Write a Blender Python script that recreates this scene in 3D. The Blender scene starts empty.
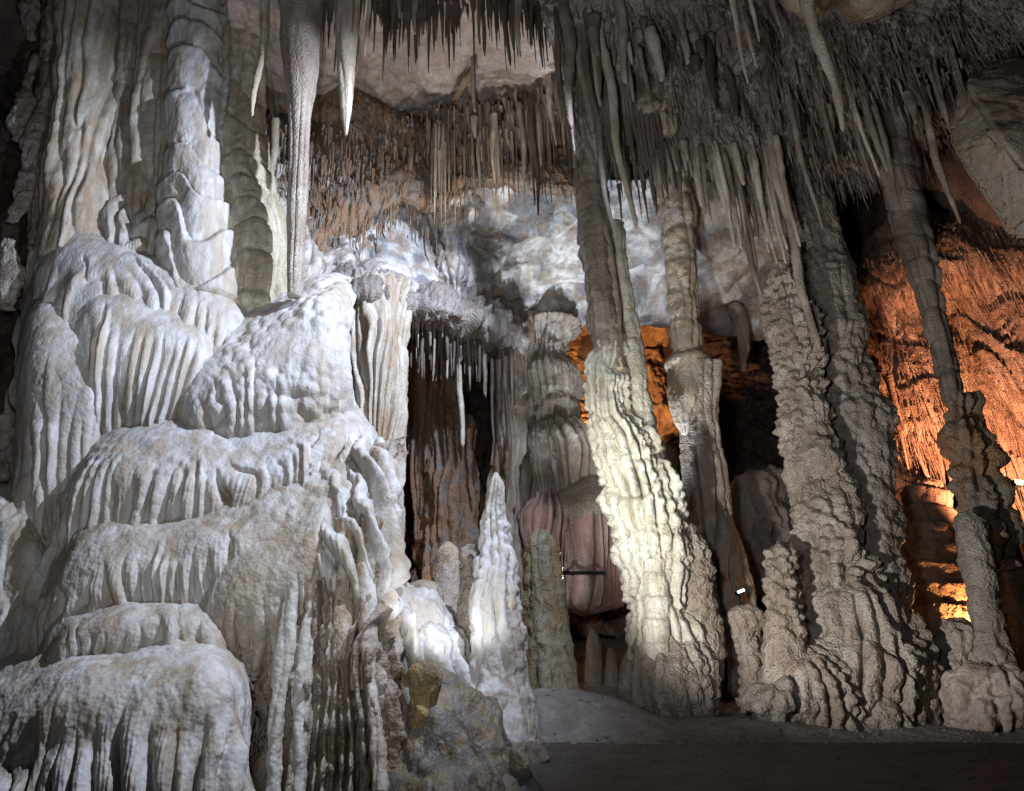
import bpy, bmesh, math, random
import numpy as np
S = bpy.context.scene
COL = S.collection
rnd = random.Random(7)
rng = np.random.RandomState(11)
PI = math.pi

# ------------------------------------------------------------------ camera
F, CX, CY = 660.0, 430.0, 395.5
PITCH = math.radians(20.5)
CAMZ = 1.25
cp, sp = math.cos(PITCH), math.sin(PITCH)
cam = bpy.data.objects.new("camera", bpy.data.cameras.new("camera"))
COL.objects.link(cam)
cam.location = (0, 0, CAMZ)
cam.rotation_euler = (PI/2 + PITCH, 0, 0)
cam.data.sensor_width = 36.0
cam.data.lens = F/1024*36.0
cam.data.shift_x = (512-CX)/1024
cam.data.clip_end = 200
cam.data.clip_start = 0.05
S.camera = cam

# ------------------------------------------------------------------ world, exposure
W = bpy.data.worlds.new("World"); S.world = W; W.use_nodes = True
W.node_tree.nodes['Background'].inputs[0].default_value = (0.5, 0.6, 0.8, 1)
W.node_tree.nodes['Background'].inputs[1].default_value = 0.0
S.view_settings.view_transform = 'Standard'
S.view_settings.look = 'None'
S.view_settings.gamma = 1
S.view_settings.use_curve_mapping = False
S.view_settings.exposure = 0.0
try:
    S.cycles.max_bounces = 3; S.cycles.diffuse_bounces = 2; S.cycles.glossy_bounces = 1; S.cycles.caustics_reflective = False; S.cycles.caustics_refractive = False
    S.cycles.use_adaptive_sampling = True; S.cycles.adaptive_threshold = .03
    S.cycles.use_denoising = True
    S.cycles.sample_clamp_indirect = 3
except Exception: pass

def ray(px, py):
    v = (CY-py)/F
    return np.array([(px-CX)/F, cp-sp*v, sp+cp*v])
def at(px, py, Y):
    d = ray(px, py); return np.array([0, 0, CAMZ]) + d*(Y/d[1])
def zat(py, Y):
    v = (CY-py)/F
    return CAMZ + Y*(sp+cp*v)/(cp-sp*v)
def proj(p):
    x, y, z = p[0], p[1], p[2]-CAMZ
    w = y*cp+z*sp; v = (-y*sp+z*cp)/w
    return CX+F*x/w, CY-F*v
def mpp(px, py, Y):            # metres per pixel there
    return Y/ray(px, py)[1]/F

# ------------------------------------------------------------------ lamps of the cave lighting, with added fill spots among them
def lamp(name, kind, loc, power, col, size=0.15, target=None, angle=70, blend=.6):
    L = bpy.data.lights.new(name, kind); L.energy = power; L.color = col
    if kind in ('POINT', 'SPOT'): L.shadow_soft_size = size
    if kind == 'SPOT': L.spot_size = math.radians(angle); L.spot_blend = blend
    if kind == 'AREA': L.size = size
    o = bpy.data.objects.new(name, L); COL.objects.link(o); o.location = loc
    if target is not None:
        from mathutils import Vector
        o.rotation_euler = (Vector(target)-Vector(loc)).to_track_quat('-Z', 'Y').to_euler()
    return o
COOL = (0.73, 0.81, 1.0); NEUT = (1.0, 0.93, 0.84); WARM = (1.0, 0.36, 0.09); GRN = (0.98, 1.0, 0.90)
lamp("floodlight_massif", 'SPOT', (3.6, 6.6, 11.5), 7800, COOL, .10, at(220, 330, 10.5), 100)
lamp("fill_front", 'SPOT', (-0.6, 1.0, 2.4), 1150, (.95, .96, 1), .25, at(420, 250, 12), 115)  # unseen fill spot beside the camera, added in place of ambient light
lamp("fill_columns", 'SPOT', (-1.6, 4.6, 2.6), 1500, (.82, .89, 1), .12, at(165, 110, 12.3), 62)  # added fill that brightens the upper left columns
lamp("floodlight_pale_ceiling", 'SPOT', tuple(at(558, 598, 13.2)), 7200, (.80, .88, 1), .15, at(490, 225, 15.0), 66, 1.0)
lamp("fill_pale_ceiling_right", 'SPOT', tuple(at(658, 600, 13.4)), 4200, (.80, .88, 1), .15, at(590, 225, 15.2), 52, 1.0)  # second spot, added to lift the right part of the slab
lamp("floodlight_edge", 'SPOT', tuple(at(452, 665, 8.5)), 95, (.95, .97, 1), .1, at(445, 430, 10.6), 120)
lamp("floodlight_column", 'SPOT', (0.4, 7.3, 3.4), 950, GRN, .1, at(640, 470, 12), 40)
lamp("fill_roof", 'SPOT', (0.2, 3.4, 2.2), 900, (1, .96, .9), .12, at(690, 90, 10.8), 72)  # added fill for the stalactites at the top centre
lamp("floodlight_far_column", 'SPOT', tuple(at(506, 640, 13.0)), 170, (.95, .93, 1), .1, at(568, 500, 16.2), 62)
lamp("floodlight_right", 'SPOT', (1.3, 7.2, 1.1), 1900, (1, .96, .92), .1, at(850, 440, 12), 78)
lamp("warm_lamp_far", 'SPOT', tuple(at(622, 455, 18.6)), 2600, (1, .45, .14), .1, at(615, 375, 22.5), 70)
lamp("warm_lamp_wall", 'SPOT', tuple(at(1085, 560, 11.6)), 6800, (1, .44, .23), .1, at(965, 430, 15.2), 62)
lamp("fill_dome", 'SPOT', tuple(at(500, 215, 11.6)), 420, (1, .93, .86), .15, at(440, 70, 13.2), 100)  # unseen spot added to brighten the pinkish dome
lamp("warm_lamp_stalagmite", 'POINT', tuple(at(984, 628, 13.2)), 210, (1, .47, .16), .06)
lamp("dim_lamp_hollow", 'POINT', tuple(at(420, 610, 15.2)), 60, (1, .5, .28), .1)
lamp("warm_lamp_left", 'POINT', tuple(at(-40, 20, 13.5)), 60, WARM, .1)
lamp("warm_lamp_top", 'POINT', tuple(at(985, 20, 14.0)), 40, WARM, .1)

# ------------------------------------------------------------------ noise
TAB = rng.rand(64, 64, 64).astype(np.float32)
def vn(p, seed=0):
    """smooth value noise of an (..,3) array, 0..1"""
    p = np.asarray(p, np.float32) + np.float32(seed*7.31+100)
    i = np.floor(p).astype(np.int32); f = p-i
    f = f*f*f*(f*(f*6-15)+10)
    i &= 63; j = (i+1) & 63
    x0, y0, z0 = i[..., 0], i[..., 1], i[..., 2]; x1, y1, z1 = j[..., 0], j[..., 1], j[..., 2]
    fx, fy, fz = f[..., 0], f[..., 1], f[..., 2]
    a = TAB[x0, y0, z0]*(1-fx)+TAB[x1, y0, z0]*fx
    b = TAB[x0, y1, z0]*(1-fx)+TAB[x1, y1, z0]*fx
    c = TAB[x0, y0, z1]*(1-fx)+TAB[x1, y0, z1]*fx
    d = TAB[x0, y1, z1]*(1-fx)+TAB[x1, y1, z1]*fx
    return (a*(1-fy)+b*fy)*(1-fz)+(c*(1-fy)+d*fy)*fz
ROT = np.array([[.36, .48, -.8], [-.8, .6, 0], [.48, .64, .6]], np.float32)
def fbm(p, o=3, seed=0):
    s = 0; a = 1; t = 0
    for k in range(o):
        s = s+a*vn(p, seed+k*3); t += a; a *= .5; p = (p@ROT)*2.03
    return s/t
def worley(p, seed=0):
    p = np.asarray(p, np.float32)+50+seed*3.7
    i = np.floor(p).astype(np.int32); f = p-i
    best = np.full(p.shape[:-1], 9.0, np.float32)
    for dx in (-1, 0, 1):
        for dy in (-1, 0, 1):
            for dz in (-1, 0, 1):
                c = (i+np.array([dx, dy, dz])) & 63
                o0 = TAB[c[..., 0], c[..., 1], c[..., 2]]; o1 = TAB[c[..., 1], c[..., 2], c[..., 0]]; o2 = TAB[c[..., 2], (c[..., 0]+17) & 63, c[..., 1]]
                d = (dx+o0-f[..., 0])**2+(dy+o1-f[..., 1])**2+(dz+o2-f[..., 2])**2
                best = np.minimum(best, d)
    return np.sqrt(best)
def sm(a, b, x):
    t = np.clip((x-a)/(b-a), 0, 1); return t*t*(3-2*t)

def A3(x, y, z): return np.array([x, y, z], np.float32)

def make_disp(ropes=0, amp=.06, k=.6, ramp=None, wander=1.0, fine=0, famp=.02, lump=.08, lf=1.2, peb=.012, pf=13,
              pop=0, popf=7, tier=0, tiersp=.8, tstag=.7, slant=0, seed=None, gap=0, rough=0, slabs=0):
    sd = seed if seed is not None else rnd.randint(0, 50)
    def D(Sg, T, P, N):
        h = np.zeros(Sg.shape, np.float32)
        w = 1.0 if ramp is None else sm(ramp[0], ramp[1], T + .25*(ramp[1]-ramp[0])*(vn(P*A3(2.5, 2.5, 2.5), sd+9)-.5)*4)
        if lump: h += lump*(fbm(P*lf, 3, sd)-.5)*2
        if tier:
            z = P[..., 2]/tiersp + tstag*(vn(P*A3(1.3, 1.3, .35), sd+5)-.5)*2
            ph = 1-(z-np.floor(z))
            cell = np.floor(z)
            ta = .5+vn(np.stack([cell*1.7, P[..., 0]*1.1, P[..., 1]*1.1], -1), sd+6)
            h += tier*ta*(sm(0, .22, ph)*(1-.75*ph)-.4)
            wt = .35+.65*sm(.12, .5, ph)
        else: wt = 1.0
        if ropes:
            wp = (vn(P*A3(1.2, 1.2, .22), sd+1)-.5)*(1.6+ropes*.10)*wander+(vn(P*A3(3.5, 3.5, .8), sd+2)-.5)*.8*wander
            U = Sg*ropes+wp+slant*T
            c = np.floor(U); z0 = P[..., 2]
            h1 = vn(np.stack([c*3.37, c*0+2.5, c*0], -1), sd+30)
            if ramp is not None:
                dw = (ramp[1]-ramp[0])*(h1-.35)*1.6
                w = sm(ramp[0]+dw, ramp[1]+dw, T+.15*(ramp[1]-ramp[0])*(vn(P*2.5, sd+9)-.5))
            mk = .45+.55*sm(.30, .5, vn(P*A3(1.6, 1.6, .7), sd+17))
            w = w*mk
            r = np.abs(np.sin(PI*U))**(k*(.6+.9*vn(P*A3(2, 2, .5), sd+21)))
            a = .3+1.35*vn(np.stack([c*3.3, z0*.5, z0*0], -1), sd+3)
            h += w*wt*amp*1.25*(a*r-.45)
            if gap:
                g = vn(np.stack([np.floor(U+.5)*5.1, z0*.6, z0*0], -1), sd+4)
                h -= w*wt*gap*1.5*sm(.55, .68, g)*(1-sm(.12, .6, r))
            # beads along each rope
            h += w*amp*.28*(vn(P*A3(5, 5, 3.2), sd+8)-.5)
        if fine:
            wp = (vn(P*A3(2.2, 2.2, .8), sd+11)-.5)*3
            U = Sg*fine+wp
            h += w*wt*famp*(np.abs(np.sin(PI*U))**.8-.5)*(.4+1.2*vn(P*A3(3, 3, 1.5), sd+12))
        if pop:
            q = P*popf
            h += pop*(.42-np.minimum(worley(q, sd), 1.0)**1.6*1.3)*(.4+1.3*sm(.36, .66, vn(P*A3(1.5, 1.5, 1.0), sd+14)))*1.2
        if slabs:      # overlapping broad rock slabs with a broken edge
            q = (P[..., 0]*.35+P[..., 1]*.75-P[..., 2]*.6)*.55+1.1*(fbm(P*.55, 3, sd+40)-.5)
            f_ = q-np.floor(q); h += slabs*(f_*sm(1.0, .93, f_)-.4)
        if rough:
            h += rough*(1-2*np.abs(fbm(P*A3(6, 6, 3.5), 3, sd+20)-.5)*2.2)
        if peb: h += peb*(fbm(P*pf, 2, sd+15)-.5)*2
        return h
    return D

# ------------------------------------------------------------------ mesh building
def link_mesh(name, verts, faces_q, faces_t, mats, parent=None, smooth=True):
    me = bpy.data.meshes.new(name)
    nq, ntr = len(faces_q), len(faces_t)
    me.vertices.add(len(verts)); me.vertices.foreach_set("co", np.ascontiguousarray(verts, np.float32).ravel())
    loops = np.concatenate([np.asarray(faces_q, np.int32).ravel(), np.asarray(faces_t, np.int32).ravel()])
    me.loops.add(len(loops)); me.loops.foreach_set("vertex_index", loops)
    me.polygons.add(nq+ntr)
    st = np.concatenate([np.arange(nq)*4, nq*4+np.arange(ntr)*3]).astype(np.int32)
    me.polygons.foreach_set("loop_start", st)
    me.polygons.foreach_set("use_smooth", np.full(nq+ntr, smooth))
    me.update(calc_edges=True); me.validate()
    if not isinstance(mats, (list, tuple)): mats = [mats]
    for m in mats: me.materials.append(m)
    o = bpy.data.objects.new(name, me); COL.objects.link(o)
    if parent is not None: o.parent = parent
    return o

def quads(nt, ns, closed):
    idx = np.arange(nt*ns).reshape(nt, ns)
    if closed:
        n2 = np.roll(idx, -1, axis=1); a, b, c, d = idx[:-1], n2[:-1], n2[1:], idx[1:]
    else: a, b, c, d = idx[:-1, :-1], idx[:-1, 1:], idx[1:, 1:], idx[1:, :-1]
    return np.stack([a, b, c, d], -1).reshape(-1, 4)

def catmull(pts, par, t):
    """pts (n,...) at parameters par, evaluated at t"""
    n = len(pts)
    i = np.clip(np.searchsorted(par, t, side='right')-1, 0, n-2)
    h = par[i+1]-par[i]; u = (t-par[i])/h
    m = np.zeros_like(pts)
    for k in range(n):
        if k == 0: m[k] = (pts[1]-pts[0])/(par[1]-par[0])
        elif k == n-1: m[k] = (pts[-1]-pts[-2])/(par[-1]-par[-2])
        else:
            d0 = (pts[k]-pts[k-1])/(par[k]-par[k-1]); d1 = (pts[k+1]-pts[k])/(par[k+1]-par[k])
            m[k] = (d0+d1)/2
    ex = (slice(None),)+(None,)*(pts.ndim-1)
    u = u[ex]; h = h[ex]
    return (2*u**3-3*u**2+1)*pts[i]+(u**3-2*u**2+u)*h*m[i]+(-2*u**3+3*u**2)*pts[i+1]+(u**3-u**2)*h*m[i+1]

def normals(P, closed):
    if closed: ds = np.roll(P, -1, 1)-np.roll(P, 1, 1)
    else: ds = np.gradient(P, axis=1)
    dt = np.gradient(P, axis=0)
    N = np.cross(ds, dt); return N/(np.linalg.norm(N, axis=-1, keepdims=True)+1e-9)

def loft(name, rows, mat, disp, res=1.6, curl=0.0, curlp=6, parent=None, maxn=700):
    R = []; cum = [0]
    ln = 0
    for Y, pts in rows:
        a = np.array([p[:2] for p in pts], float)
        ys = np.array([p[2] if len(p) > 2 else Y for p in pts], float)
        seg = np.concatenate([[0], np.cumsum(np.linalg.norm(np.diff(a, axis=0), axis=1))])
        ln = max(ln, seg[-1]); R.append((a, ys, seg/seg[-1]))
    ns = int(min(maxn, ln/res))
    s = np.linspace(0, 1, ns)
    ctl = []; px = []
    for a, ys, par in R:
        b = catmull(np.column_stack([a, ys]), par, s)
        px.append(b[:, :2])
        Yc = b[:, 2]+curl*np.abs(2*s-1)**curlp
        v = (CY-b[:, 1])/F
        d = np.stack([(b[:, 0]-CX)/F, cp-sp*v, sp+cp*v], -1)
        ctl.append(np.array([0, 0, CAMZ])+d*(Yc/d[:, 1])[:, None])
    ctl = np.array(ctl)
    seg = [0]
    for k in range(1, len(R)):
        seg.append(seg[-1]+max(4.0, np.linalg.norm(px[k]-px[k-1], axis=1).mean(), np.linalg.norm(ctl[k]-ctl[k-1], axis=-1).mean()/ .03))
    seg = np.array(seg); nt = int(min(maxn, seg[-1]/res)); par = seg/seg[-1]
    t = np.linspace(0, 1, nt)
    P = catmull(ctl, par, t).astype(np.float32)
    N = normals(P, False)
    tocam = np.array([0, 0, CAMZ])-P
    flip = (N*tocam).sum(-1).mean() < 0
    if flip: N = -N
    Sg, T = np.meshgrid(s, t)
    h = disp(Sg.astype(np.float32), T.astype(np.float32), P, N)
    Q = P+N*h[..., None]
    fq = quads(nt, ns, False)
    if not flip: pass
    o = link_mesh(name, Q.reshape(-1, 3), fq if not flip else fq[:, ::-1], np.zeros((0, 3), int), mat, parent)
    o['_grid'] = 0; del o['_grid']
    return o, Q, N

def tube(name, path, mat, disp, res=1.7, parent=None, flat=1.0, cap=True, loc_off=None):
    """a formation grown round a path of (px, py, Y, radius in px)"""
    c = np.array([at(p[0], p[1], p[2]) for p in path])
    r = np.array([p[3]*mpp(p[0], p[1], p[2]) for p in path])
    a = np.array([p[:2] for p in path], float)
    seg = np.concatenate([[0], np.cumsum(np.linalg.norm(np.diff(a, axis=0), axis=1))])
    nt = max(10, int(seg[-1]/res)); t = np.linspace(0, 1, nt)
    X = catmull(np.column_stack([c, r]), seg/seg[-1], t)
    rm = max(p[3] for p in path)
    ns = int(np.clip(2*PI*rm/res*1.25, 14, 620))
    th = np.linspace(0, 2*PI, ns, endpoint=False)
    ct = X[:, None, :3]; rr = np.maximum(X[:, 3], .004)[:, None, None]
    ring = np.stack([np.cos(th), np.sin(th)*flat, th*0], -1)[None]
    P = (ct+rr*ring).astype(np.float32)
    N = normals(P, True)
    out = (N*(P-ct)).sum(-1).mean()
    if out < 0: N = -N
    Sg, T = np.meshgrid(th/(2*PI), t)
    h = disp(Sg.astype(np.float32), T.astype(np.float32), P, N)
    lim = np.minimum(1.0, rr[..., 0]/(.35*r.max()))     # keep thin ends thin
    h = h*lim
    h = np.maximum(h, -.75*rr[..., 0])
    Q = P+N*h[..., None]
    top = Q[0].mean(0)+np.array([0, 0, 0.3*X[0, 3]]); bot = Q[-1].mean(0)-np.array([0, 0, .3*X[-1, 3]])
    V = np.concatenate([Q.reshape(-1, 3), [top, bot]])
    fq = quads(nt, ns, True)
    i0 = np.arange(ns); i1 = (i0+1) % ns; b = (nt-1)*ns
    ft = np.concatenate([np.stack([i1, i0, np.full(ns, nt*ns)], -1), np.stack([b+i0, b+i1, np.full(ns, nt*ns+1)], -1)])
    # orientation: rings ccw, path going down -> flip so faces look outward
    fq = fq[:, ::-1]; ft = ft[:, ::-1]
    return link_mesh(name, V, fq, ft, mat, parent)

# ------------------------------------------------------------------ materials
def rock(name, a, b, stain, stain_amt=.45, streak=.16, sc=1.0, rough=.62, bump=.5, bs=26, dark=None, spec=.35, rand=0):
    m = bpy.data.materials.new(name); m.use_nodes = True
    nt = m.node_tree; nd = nt.nodes; lk = nt.links
    bs_ = nd['Principled BSDF']
    geo = nd.new('ShaderNodeNewGeometry')
    def mapped(s):
        mp = nd.new('ShaderNodeMapping'); mp.inputs['Scale'].default_value = s
        lk.new(geo.outputs['Position'], mp.inputs['Vector']); return mp.outputs[0]
    def noise(vec, scale, det=4, dist=0.0):
        n = nd.new('ShaderNodeTexNoise'); n.inputs['Scale'].default_value = scale
        n.inputs['Detail'].default_value = det; n.inputs['Distortion'].default_value = dist
        lk.new(vec, n.inputs['Vector']); return n.outputs['Fac']
    def ramp(fac, lo, hi):
        r = nd.new('ShaderNodeMapRange'); r.inputs['From Min'].default_value = lo; r.inputs['From Max'].default_value = hi
        lk.new(fac, r.inputs['Value']); return r.outputs[0]
    def mix(f, c1, c2, typ='MIX'):
        x = nd.new('ShaderNodeMix'); x.data_type = 'RGBA'; x.blend_type = typ
        for sock, val in ((x.inputs[0], f), (x.inputs[6], c1), (x.inputs[7], c2)):
            if hasattr(val, 'links'): lk.new(val, sock)
            elif isinstance(val, (int, float)): sock.default_value = val
            else: sock.default_value = (*val, 1)
        return x.outputs[2]
    iso = mapped((1, 1, 1)); st = mapped((1, 1, streak))
    c = mix(ramp(noise(iso, 1.1*sc, 4, .9), .42, .58), a, b)
    f1 = ramp(noise(st, 3.2*sc, 4, .4), .46, .6)
    mu = nd.new('ShaderNodeMath'); mu.operation = 'MULTIPLY'; lk.new(f1, mu.inputs[0]); mu.inputs[1].default_value = stain_amt
    c = mix(mu.outputs[0], c, stain)
    f2 = ramp(noise(st, 11*sc, 4, .2), .35, .7)
    c = mix(f2, c, mix(1.0, c, (.78, .76, .74), 'MULTIPLY'))
    f3 = ramp(noise(iso, 30*sc, 2), .56, .74)
    c = mix(f3, c, mix(1.0, c, dark or (.6, .57, .53), 'MULTIPLY'))
    if rand:
        oi = nd.new('ShaderNodeObjectInfo')
        mr = nd.new('ShaderNodeMapRange'); mr.inputs['To Min'].default_value = 1-rand; mr.inputs['To Max'].default_value = 1+rand*.8
        lk.new(oi.outputs['Random'], mr.inputs['Value'])
        hs = nd.new('ShaderNodeHueSaturation'); lk.new(mr.outputs[0], hs.inputs['Value']); lk.new(c, hs.inputs['Color']); c = hs.outputs[0]
    lk.new(c, bs_.inputs['Base Color'])
    rr = nd.new('ShaderNodeMapRange'); rr.inputs['To Min'].default_value = rough-.18; rr.inputs['To Max'].default_value = rough+.2
    lk.new(noise(iso, 4*sc, 3), rr.inputs['Value']); lk.new(rr.outputs[0], bs_.inputs['Roughness'])
    bs_.inputs['Specular IOR Level'].default_value = spec
    # relief: pebbly crystals and grains
    v = nd.new('ShaderNodeTexVoronoi'); v.inputs['Scale'].default_value = bs; lk.new(iso, v.inputs['Vector'])
    bp1 = nd.new('ShaderNodeBump'); bp1.inputs['Strength'].default_value = bump; bp1.inputs['Distance'].default_value = .03
    bp1.invert = True
    lk.new(v.outputs['Distance'], bp1.inputs['Height'])
    bp2 = nd.new('ShaderNodeBump'); bp2.inputs['Strength'].default_value = bump; bp2.inputs['Distance'].default_value = .03
    lk.new(noise(iso, bs*.8, 4), bp2.inputs['Height']); lk.new(bp1.outputs[0], bp2.inputs['Normal'])
    lk.new(bp2.outputs[0], bs_.inputs['Normal'])
    return m
M = {
 'white': rock('white_calcite', (.585, .585, .59), (.47, .455, .43), (.38, .30, .21), .6, bump=.26, bs=20, streak=.09, dark=(.86, .84, .81)),
 'white2': rock('white_tan_calcite', (.53, .52, .50), (.42, .395, .355), (.33, .255, .17), .7, bump=.30, bs=20, streak=.09, dark=(.82, .80, .77)),
 'col': rock('ivory_calcite', (.46, .43, .38), (.38, .33, .265), (.28, .20, .125), .7, rand=.12, bump=.35),
 'brownrope': rock('brown_grey_calcite', (.36, .32, .27), (.25, .20, .15), (.16, .10, .06), .7),
 'green': rock('greenish_ivory_calcite', (.60, .59, .52), (.48, .46, .38), (.30, .25, .16), .45),
 'lemon': rock('cream_calcite', (.50, .46, .37), (.41, .36, .27), (.27, .21, .13), .5),
 'grey': rock('grey_calcite', (.34, .31, .28), (.25, .22, .19), (.17, .12, .09), .5, bump=.7),
 'greycol': rock('grey_brown_column_calcite', (.40, .36, .31), (.30, .255, .21), (.20, .14, .10), .45, bump=.8),
 'stal': rock('grey_brown_stalactite', (.40, .36, .31), (.27, .22, .18), (.15, .10, .07), .5, rand=.5),
 'stalpale': rock('pale_stalactite', (.56, .52, .46), (.44, .39, .32), (.3, .22, .15), .4, rand=.15),
 'staldark': rock('dark_stalactite', (.17, .14, .12), (.09, .075, .065), (.06, .04, .03), .5, rand=.5),
 'slab': rock('blue_white_ceiling_rock', (.66, .65, .63), (.21, .215, .23), (.30, .22, .15), .65, streak=.8, sc=.95, bump=.35, bs=12),
 'pink': rock('pinkish_ceiling_rock', (.45, .385, .345), (.36, .305, .275), (.30, .21, .15), .5, streak=.9, sc=.7, bump=.35),
 'brown': rock('rusty_brown_rock', (.23, .155, .095), (.21, .185, .16), (.27, .14, .07), .6, streak=.6, bump=.8),
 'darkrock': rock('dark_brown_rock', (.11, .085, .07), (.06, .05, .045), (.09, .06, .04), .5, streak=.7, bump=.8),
 'ceil': rock('grey_ceiling_rock', (.34, .315, .30), (.20, .185, .175), (.20, .14, .10), .5, streak=.5, bump=.8),
 'tan': rock('tan_ceiling_rock', (.45, .38, .27), (.36, .32, .28), (.28, .2, .12), .5, streak=.7),
 'orange': rock('reddish_fringed_rock', (.38, .28, .22), (.27, .18, .13), (.16, .09, .06), .6, bump=.7),
 'ochre': rock('ochre_green_rock', (.28, .26, .19), (.21, .185, .125), (.26, .18, .08), .6),
 'yellow': rock('yellow_ochre_rock', (.33, .24, .10), (.20, .155, .09), (.1, .08, .05), .6, streak=.8),
 'pinkdrape': rock('pink_flowstone', (.52, .40, .36), (.42, .29, .26), (.30, .13, .10), .5),
 'boulder': rock('grey_brown_boulder', (.30, .27, .235), (.22, .18, .14), (.32, .24, .15), .5, streak=1, sc=.7, bump=.4),
 'floor': rock('trodden_grey_dirt', (.30, .285, .27), (.22, .21, .20), (.16, .135, .115), .4, streak=1, bump=.45, rough=.8),
 'path': rock('dark_damp_path', (.085, .078, .073), (.055, .05, .047), (.09, .065, .05), .4, streak=1, bump=.25, rough=.7),
 'wetrock': rock('dark_wet_rock', (.19, .175, .155), (.12, .108, .095), (.28, .19, .08), .5, streak=.8, sc=1.4, rough=.5, bump=.35),
}
def plain(name, col, rough=.4, metal=0, emit=None, es=0):
    m = bpy.data.materials.new(name); m.use_nodes = True; b = m.node_tree.nodes['Principled BSDF']
    n = m.node_tree.nodes.new('ShaderNodeTexNoise'); n.inputs['Scale'].default_value = 40
    r = m.node_tree.nodes.new('ShaderNodeMapRange'); r.inputs['To Min'].default_value = rough-.1; r.inputs['To Max'].default_value = rough+.15
    m.node_tree.links.new(n.outputs['Fac'], r.inputs['Value']); m.node_tree.links.new(r.outputs[0], b.inputs['Roughness'])
    b.inputs['Base Color'].default_value = (*col, 1); b.inputs['Metallic'].default_value = metal
    if emit: b.inputs['Emission Color'].default_value = (*emit, 1); b.inputs['Emission Strength'].default_value = es
    return m
M['metal'] = plain('black_painted_metal', (.02, .02, .02), .4, .6)
M['bulbw'] = plain('lit_white_lens', (.9, .9, .9), .3, 0, (.9, .95, 1), 2.5)
M['bulbo'] = plain('lit_warm_lens', (.9, .8, .6), .3, 0, (1, .62, .25), 2.5)

def tag(o, label=None, cat=None, group=None, kind=None):
    if label: o['label'] = label
    if cat: o['category'] = cat
    if group: o['group'] = group
    if kind: o['kind'] = kind
    return o
def thing(name, px, py, Y, label, cat, group=None):
    o = bpy.data.objects.new(name, None); COL.objects.link(o)
    o.empty_display_size = .1
    # parts are built in world coordinates, so the empty marks the base and the children are offset back
    p = at(px, py, Y); o.location = p
    return tag(o, label, cat, group)
def adopt(o, parent):
    from mathutils import Matrix
    o.parent = parent; o.matrix_parent_inverse = Matrix.Translation(-parent.location)
    return o
D = make_disp
GL = lambda o: o[0] if isinstance(o, tuple) else o

# ================================================================== SETTING
# outer shell of the cavern: walls and high roof far behind everything
th = np.linspace(0, 2*PI, 260, endpoint=False); ph = np.linspace(-.35, PI/2-.01, 120)
TH, PH = np.meshgrid(th, ph)
P = np.stack([22*np.cos(TH)*np.cos(PH)+2, 18*np.sin(TH)*np.cos(PH)+8, 22*np.sin(PH)+.2], -1).astype(np.float32)
Nn = -P/np.linalg.norm(P, axis=-1, keepdims=True)
P = P+Nn*((fbm(P*.25, 4, 3)-.4)*4+(fbm(P*A3(1.2, 1.2, .5), 3, 5)-.5)*1.2)[..., None]
o = link_mesh('cave_wall', P.reshape(-1, 3), quads(120, 260, True), np.zeros((0, 3), int), M['darkrock'])
tag(o, kind='structure')

# floor
gx = np.concatenate([np.linspace(-14, -3, 60, endpoint=False), np.linspace(-3, 9, 420), np.linspace(9.1, 16, 40)])
gy = np.concatenate([np.linspace(-3, 4, 20, endpoint=False), np.linspace(4, 15, 460), np.linspace(15.1, 26, 60)])
X, Yg = np.meshgrid(gx, gy)
def bump(x, y, cx, cy, rx, ry, h): return h*np.exp(-((x-cx)/rx)**2-((y-cy)/ry)**2)
def floor_z(X, Yg):
    P0 = np.stack([X, Yg, X*0], -1)
    edge = 9.75+.10*np.sin(X*1.3)+.25*(vn(P0*.8, 1)-.5)
    bank = sm(0, .5, Yg-edge)
    z = -.02+bank*(.10+.05*(Yg-10))
    z = z+bump(X, Yg, 2.1, 11.3, 1.4, 1.4, .42)*sm(9.7, 10.6, Yg)
    z = z+.8*sm(13, 20, Yg)
    # rocky shoulder left of the path
    lft = 1-sm(1.15, 1.7, X+.25*(vn(P0*1.5, 4)-.5))
    z = z-.9*(1-sm(.2, 1.3, X))*(1-sm(9.5, 11, Yg))
    z = z+(fbm(P0*1.1, 4, 7)-.5)*.22*bank+(fbm(P0*7, 3, 9)-.5)*.03*(.25+bank)
    return z
Z = floor_z(X, Yg)
o = link_mesh('cave_floor', np.stack([X, Yg, Z], -1).reshape(-1, 3), quads(len(gy), len(gx), False), np.zeros((0, 3), int), M['floor'])
tag(o, kind='structure')
gx = np.linspace(1.6, 12, 300); gy = np.linspace(-2, 9.9, 260)
X, Yg = np.meshgrid(gx, gy)
X = X-(.45+.3*vn(np.stack([Yg*.9, Yg*0, Yg*0], -1), 5))*(1-(X-1.6)/10.4)
edge = 9.70+.10*np.sin(X*1.3)+.2*(vn(np.stack([X*.8, X*0+7, X*0], -1), 1)-.5)
Yg = -2+(Yg+2)/11.9*(edge+2)
P0 = np.stack([X, Yg, X*0], -1)
Z = .012+(fbm(P0*1.3, 3, 2)-.5)*.02+(fbm(P0*9, 2, 5)-.5)*.008
o = link_mesh('path', np.stack([X, Yg, Z], -1).reshape(-1, 3), quads(260, 300, False), np.zeros((0, 3), int), M['path'])
tag(o, kind='structure')

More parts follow.
